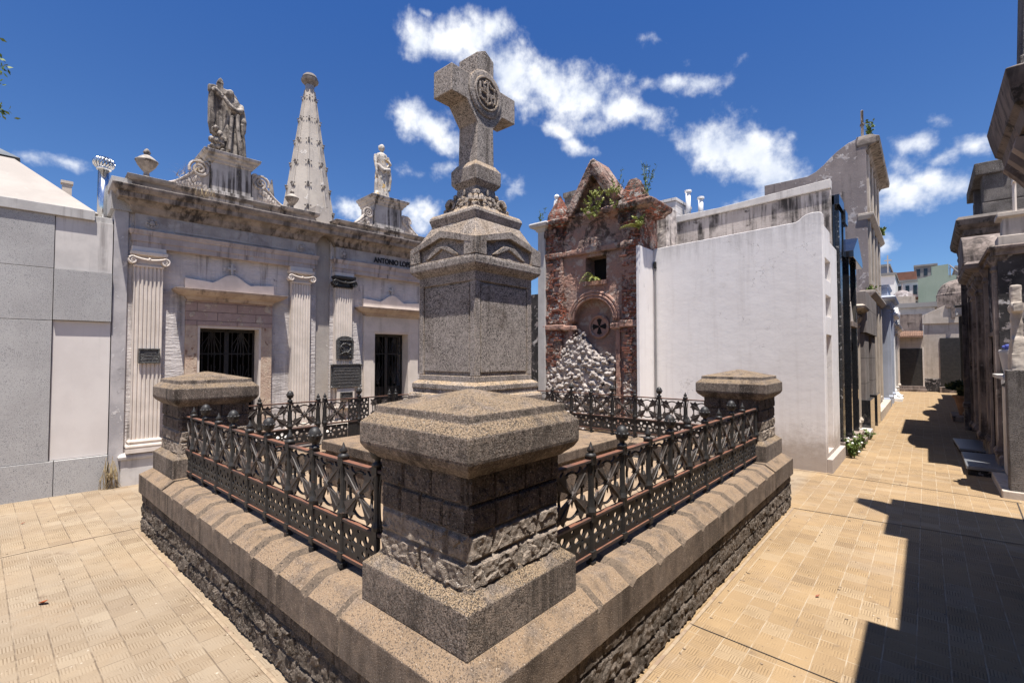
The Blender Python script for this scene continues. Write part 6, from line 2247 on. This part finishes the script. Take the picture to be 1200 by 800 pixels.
MB().lathe(2.0, 1.0, [(.05, 5.5), (.05, 5.7), (.12, 5.72), (.16, 5.8), (.06, 5.85), (.05, 5.9)], 10).build('roof_vent', 'terracotta', t)
Rt('narrow shaded tomb with gable, first beyond the bell-turret tomb', 15.7, 17.1, 3.4, X=1.0, wall='facade_shade', trim='stone_shade', ped='tri', door=(.3, .7, 2.2))
Rt('shaded tomb with stone bust niche, second beyond the bell-turret tomb', 17.2, 19.2, 3.8, X=1.1, wall='facade_shade', trim='stone_shade', ped='arc', door=(.3, .7, 2.2))
Rt('shaded tomb, third beyond the bell-turret tomb', 19.3, 22.0, 3.1, X=1.12, wall='pale_beige', trim='stone_shade', ped='tri', door=(.3, .7, 2.2))
Rt('rust-red framed tomb, fourth beyond the bell-turret tomb', 22.1, 24.6, 3.5, X=1.3, wall='pale_beige', trim='rust_red', ped='block', door=(.3, .7, 2.2))
Rt('last shaded tomb on the right before the end houses', 24.7, 27.5, 3.0, X=1.35, wall='facade_shade', trim='stone_shade', ped=None, door=(.3, .7, 2.2))

# stone slabs, planter, lamp
for i, (x, y, h_, r_, lb) in enumerate(((.62, 10.05, .14, 0, 'nearer polished grey stone slab lying on the paving, thick edge'), (.60, 12.0, .10, 2, 'farther polished grey stone slab lying on the paving'))):
    t = thing('stone_slab', lb, 'slab', (x, y, 0), R(r_), 'stone slabs by the right kerb')
    MB().box(-.20, .20, -.62, .62, .0, h_ * .6).build('base', 'facade_black', t)
    MB().box(-.22, .22, -.66, .66, h_ * .6, h_).build('top', 'slab_polished', t, bevel=.01)
t = thing('plinth_slab', 'low stone base under the potted shrub', 'slab', (.84, 17.5, 0))
MB().box(-.36, .3, -.7, .7, 0, .13).build('slab', 'facade_shade', t, bevel=.01)
t = thing('potted_shrub', 'dark leafy shrub in a terracotta pot on a stone base by the right tombs', 'potted plant', (.80, 17.4, .13))
MB().lathe(0, 0, [(.16, 0), (.2, .2), (.26, .44), (.30, .45), (.30, .52), (.27, .52), (.25, .47)], 18).build('pot', 'terracotta', t, smooth=False)
leafy(MB(), (0, 0, .46), 26, .48, .13, 17, 26, .42).build('foliage', 'leaf_dark', t)
t = thing('lamp_post', 'black post with a white box lantern near the end of the right side', 'lamp', (.87, 20.6, 0))
MB().tube([(0, 0, 0), (0, 0, 2.95)], .07, 8).build('pole', 'gate_dark', t)
MB().box(-.13, .13, -.13, .13, 2.98, 3.24).build('lantern', 'paint_white', t, bevel=.01)
MB().box(-.16, .16, -.16, .16, 3.24, 3.3).build('lantern_cap', 'gate_dark', t, bevel=.01)
t = thing('short_bollard', 'short marble stub post by the right tombs', 'bollard', (.78, 15.2, 0))
MB().stack(0, 0, [(0, .14), (.5, .14), (.52, .16), (.62, .15)]).build('post', 'facade_shade', t, bevel=.01)

# ---------------------------------------------------------------- houses closing the alley
t = thing('end_vault', 'beige vault with a tiled canopy and black double door closing the alley on the left', 'vault', (-.6, 30, 0))
MB().box(-2.2, .55, 0, 3, -.01, 2.62).build('walls', 'pale_beige', t)
MB().box(-.34, .50, -.003, 1, 2.63, 3.72).build('upper_brickwork', 'facade_shade', t)
MB().box(-2.2, -.345, .1, 1, 2.62, 3.9).build('upper_block', 'paint_white', t)
MB().box(-.40, .50, -.03, .02, .27, 2.06).build('door', 'gate_dark', t)
MB().box(-.50, -.40, -.05, .05, .25, 2.12).box(.47, .53, -.05, .05, .25, 2.12).build('door_frame', 'stone_cream', t)
MB().prism([(-.42, 2.60), (.18, 2.60), (.05, 2.86), (-.05, 2.88)], 'x', -.52, .52).build('tiled_canopy', 'terracotta', t)
MB().box(-.6, .6, -.5, .0, -.01, .12).box(-.52, .56, -.25, .0, .12, .25).build('steps', 'facade_shade', t)
q = MB()
for k in range(16):
    q.tube([(-.5 + .066 * k, -.40, 2.63), (-.5 + .066 * k, .02, 2.90)], .032, 6)
q.build('canopy_tiles', 'terracotta', t)
t = thing('cross_vault', 'pale vault with a sloping parapet, dark cross and tall black door closing the alley', 'vault', (.65, 30, 0))
MB().box(-.70, 1.6, 0, 3, -.01, 3.22).build('walls', 'pale_beige', t)
MB().prism([(-.76, 3.222), (-.76, 3.62), (.1, 4.08), (1.65, 4.25), (1.65, 3.222)], 'y', -.08, .6).build('parapet', 'pale_beige', t, bevel=.01)
MB().box(-.02 + .30, .40, -.16, -.085, 3.45, 4.5).box(.08, .62, -.15, -.09, 3.95, 4.12).build('relief_cross', 'facade_shade', t)
MB().box(-.15, .66, -.04, .02, .28, 2.54).build('door', 'gate_dark', t)
MB().box(-.72, -.155, -.05, .0, -.01, .62).build('dark_base', 'facade_black', t)
MB().box(-.2, 1.0, -.4, 0, -.01, .25).build('step', 'facade_shade', t)
tm = text_mesh('lettering', 'FAMILIA', .13, .02, 'letter_black', .6) if False else None

# houses and blocks beyond
def block(name, label, x0, x1, y, z, mat, d=8, win=None, wm='glass_dark', cat='building'):
    t = thing(name, label, cat, ((x0 + x1) / 2, y, 0))
    MB().box(x0, x1, y, y + d, -.01, z).build('walls', mat, t, world=True)
    MB().box(x0 - .1, x1 + .1, y - .15, y + d, z, z + .25).build('roof_edge', 'concrete_far', t, world=True)
    if win:
        nx, nz, z0 = win
        for i in range(nx):
            for j in range(nz):
                wx = (x1 - x0) / nx
                wz = (z - z0) / nz
                MB().box(x0 + wx * (i + .25), x0 + wx * (i + .75), y - .04, y + .1, z0 + wz * (j + .25), z0 + wz * (j + .8)).build('window', wm, t, world=True)
    return t


block('white_block', 'plain white building beyond the tower, right of its edge', -3.6, -2.15, 60, 9.7, 'paint_white')
block('bluegrey_block', 'blue-grey roof turret above the plain white building', -3.9, -2.75, 64, 11.2, 'paint_bluegrey')
t = block('brick_flats', 'orange brick and white apartment house with rows of windows in the distance', -2.3, .2, 66, 9.6, 'paint_white', win=(4, 3, 4.2))
MB().box(-2.4, -.6, 66.5, 72, 9.85, 10.8).build('brick_penthouse', 'brick_far', t, world=True)
q = MB().box(-2.3, .2, 65.2, 66, 5.9, 6.1).box(-2.3, .2, 65.2, 66, 7.7, 7.9)
q.build('balconies', 'brick_far', t, world=True)
t = thing('green_building', 'large grey-green rendered building with stepped roofline in the distance', 'building', (1.2, 60, 0))
MB().prism([(-.45, -.01), (-.45, 9.1), (.55, 9.35), (.55, 10.2), (1.75, 10.3), (1.75, 9.25), (4.5, 9.1), (4.5, -.01)], 'y', 60, 70).build('walls', 'paint_green', t, world=True)
MB().tube([(1.8, 60, 10.2), (2.6, 60, 9.2)], .06, 5).tube([(1.85, 60, 10.0), (1.85, 60, 9.2)], .05, 5).build('roof_truss', 'concrete_far', t, world=True)
block('grey_flats', 'grey concrete flats on the skyline behind the green building', -1.0, 1.4, 90, 14.6, 'concrete_far', win=(3, 2, 11))
block('grey_flats', 'lower grey flats on the skyline at the right of the green building', 3.0, 6.0, 80, 12.6, 'concrete_far', win=(3, 2, 9))
block('rooftop_vault', 'low grey vault roofs just beyond the end vault', -1.6, .4, 34, 4.35, 'grey_side', d=4)
t = thing('domed_vault', 'stone vault with a brown ribbed dome beyond the cross vault', 'vault', (1.55, 38, 0))
MB().box(-1.0, 1.3, -.8, 2, -.01, 5.2).build('walls', 'facade_shade', t)
MB().lathe(0, .5, [(1.02, 5.2), (1.02, 5.35), (.98, 5.4), (.92, 5.65), (.75, 5.95), (.45, 6.15), (.1, 6.25), (.1, 6.4), (.02, 6.5)], 20).build('dome', 'facade_shade', t)
t = thing('small_domed_vault', 'little grey domed vault left of the brown dome in the distance', 'vault', (-1.2, 44, 0))
MB().box(-.7, .7, -.7, 1, -.01, 5.9).build('walls', 'pale_beige', t)
MB().lathe(0, 0, [(.60, 5.9), (.5, 6.15), (.28, 6.35), (.06, 6.42), (.03, 6.9)], 16).build('dome', 'tower', t)
# a church-like cross left of the flats
t = thing('roof_cross', 'slim grey roof cross above the plain white building', 'cross', (-2.6, 58, 9.7))
MB().box(-.05, .05, -.05, .05, 0, 1.7).box(-.28, .28, -.049, .049, 1.15, 1.25).build('cross', 'grey_side', t)

# ---------------------------------------------------------------- tree whose leaf tips enter at the upper left
t = thing('leafy_tree', 'leafy tree whose green leaf tips enter at the upper left corner', 'tree', (-15.2, -1.12, 0))
q = MB().tube([(0, 0, 0), (.15, .05, 2.5), (.0, .0, 5), (.3, .1, 7.4)], [.28, .22, .17, .08], 10)
for k in range(9):
    a = k * .7
    z = 4.2 + .4 * k
    q.tube([(0, 0, z), (.8 * math.cos(a), .8 * math.sin(a), z + .7), (1.5 * math.cos(a), 1.5 * math.sin(a), z + 1.1)], [.09, .05, .02], 6)
q.build('trunk', 'bark', t)
q = MB()
r2 = random.Random(5)
clumps = []
for k in range(75):
    a, b = r2.uniform(0, 6.28), math.acos(r2.uniform(-1, 1))
    rr = r2.uniform(.6, 1)
    clumps.append((1.75 * rr * math.sin(b) * math.cos(a), 1.45 * rr * math.sin(b) * math.sin(a), 7.4 + 1.5 * rr * math.cos(b)))
for c in clumps:
    for k in range(95):
        p = Vector(c) + Vector((r2.gauss(0, .15), r2.gauss(0, .15), r2.gauss(0, .09)))
        d = Vector((r2.uniform(-1, 1), r2.uniform(-1, 1), r2.uniform(-.8, .5))).normalized()
        sd = d.cross(Vector((r2.uniform(-1, 1), r2.uniform(-1, 1), r2.uniform(-1, 1)))).normalized() * .034
        q.add([p, p + d * .06 + sd, p + d * .13, p + d * .06 - sd], [(0, 1, 2, 3)])
q.build('crown', 'leaf', t)

# fallen leaves
for i, (x, y, r_, lb) in enumerate(((-4.62, .33, .6, 'curled red-brown dead leaf lying on the left paving'), (-6.9, .35, 2, 'tiny dead leaf near the granite vault'), (-.62, 3.95, 1, 'tiny dead leaf on the right paving'))):
    t = thing('dead_leaf', lb, 'leaf', (x, y, .006), r_, 'dead leaves on the paving')
    k = 1.0 if i == 0 else .45
    me = MB()
    pts = [(0, 0, 0), (.02, .016, .008), (.045, .02, .016), (.07, .008, .022), (.085, 0, .03), (.07, -.01, .02), (.045, -.02, .018), (.02, -.014, .008)]
    pts = [(a * k, b * k, c * k) for a, b, c in pts]
    me.add(pts + [(.045 * k, 0, .003 * k)], [(0, 1, 8), (1, 2, 8), (2, 3, 8), (3, 4, 8), (4, 5, 8), (5, 6, 8), (6, 7, 8), (7, 0, 8)])
    me.build('blade', 'leaf_dead', t)
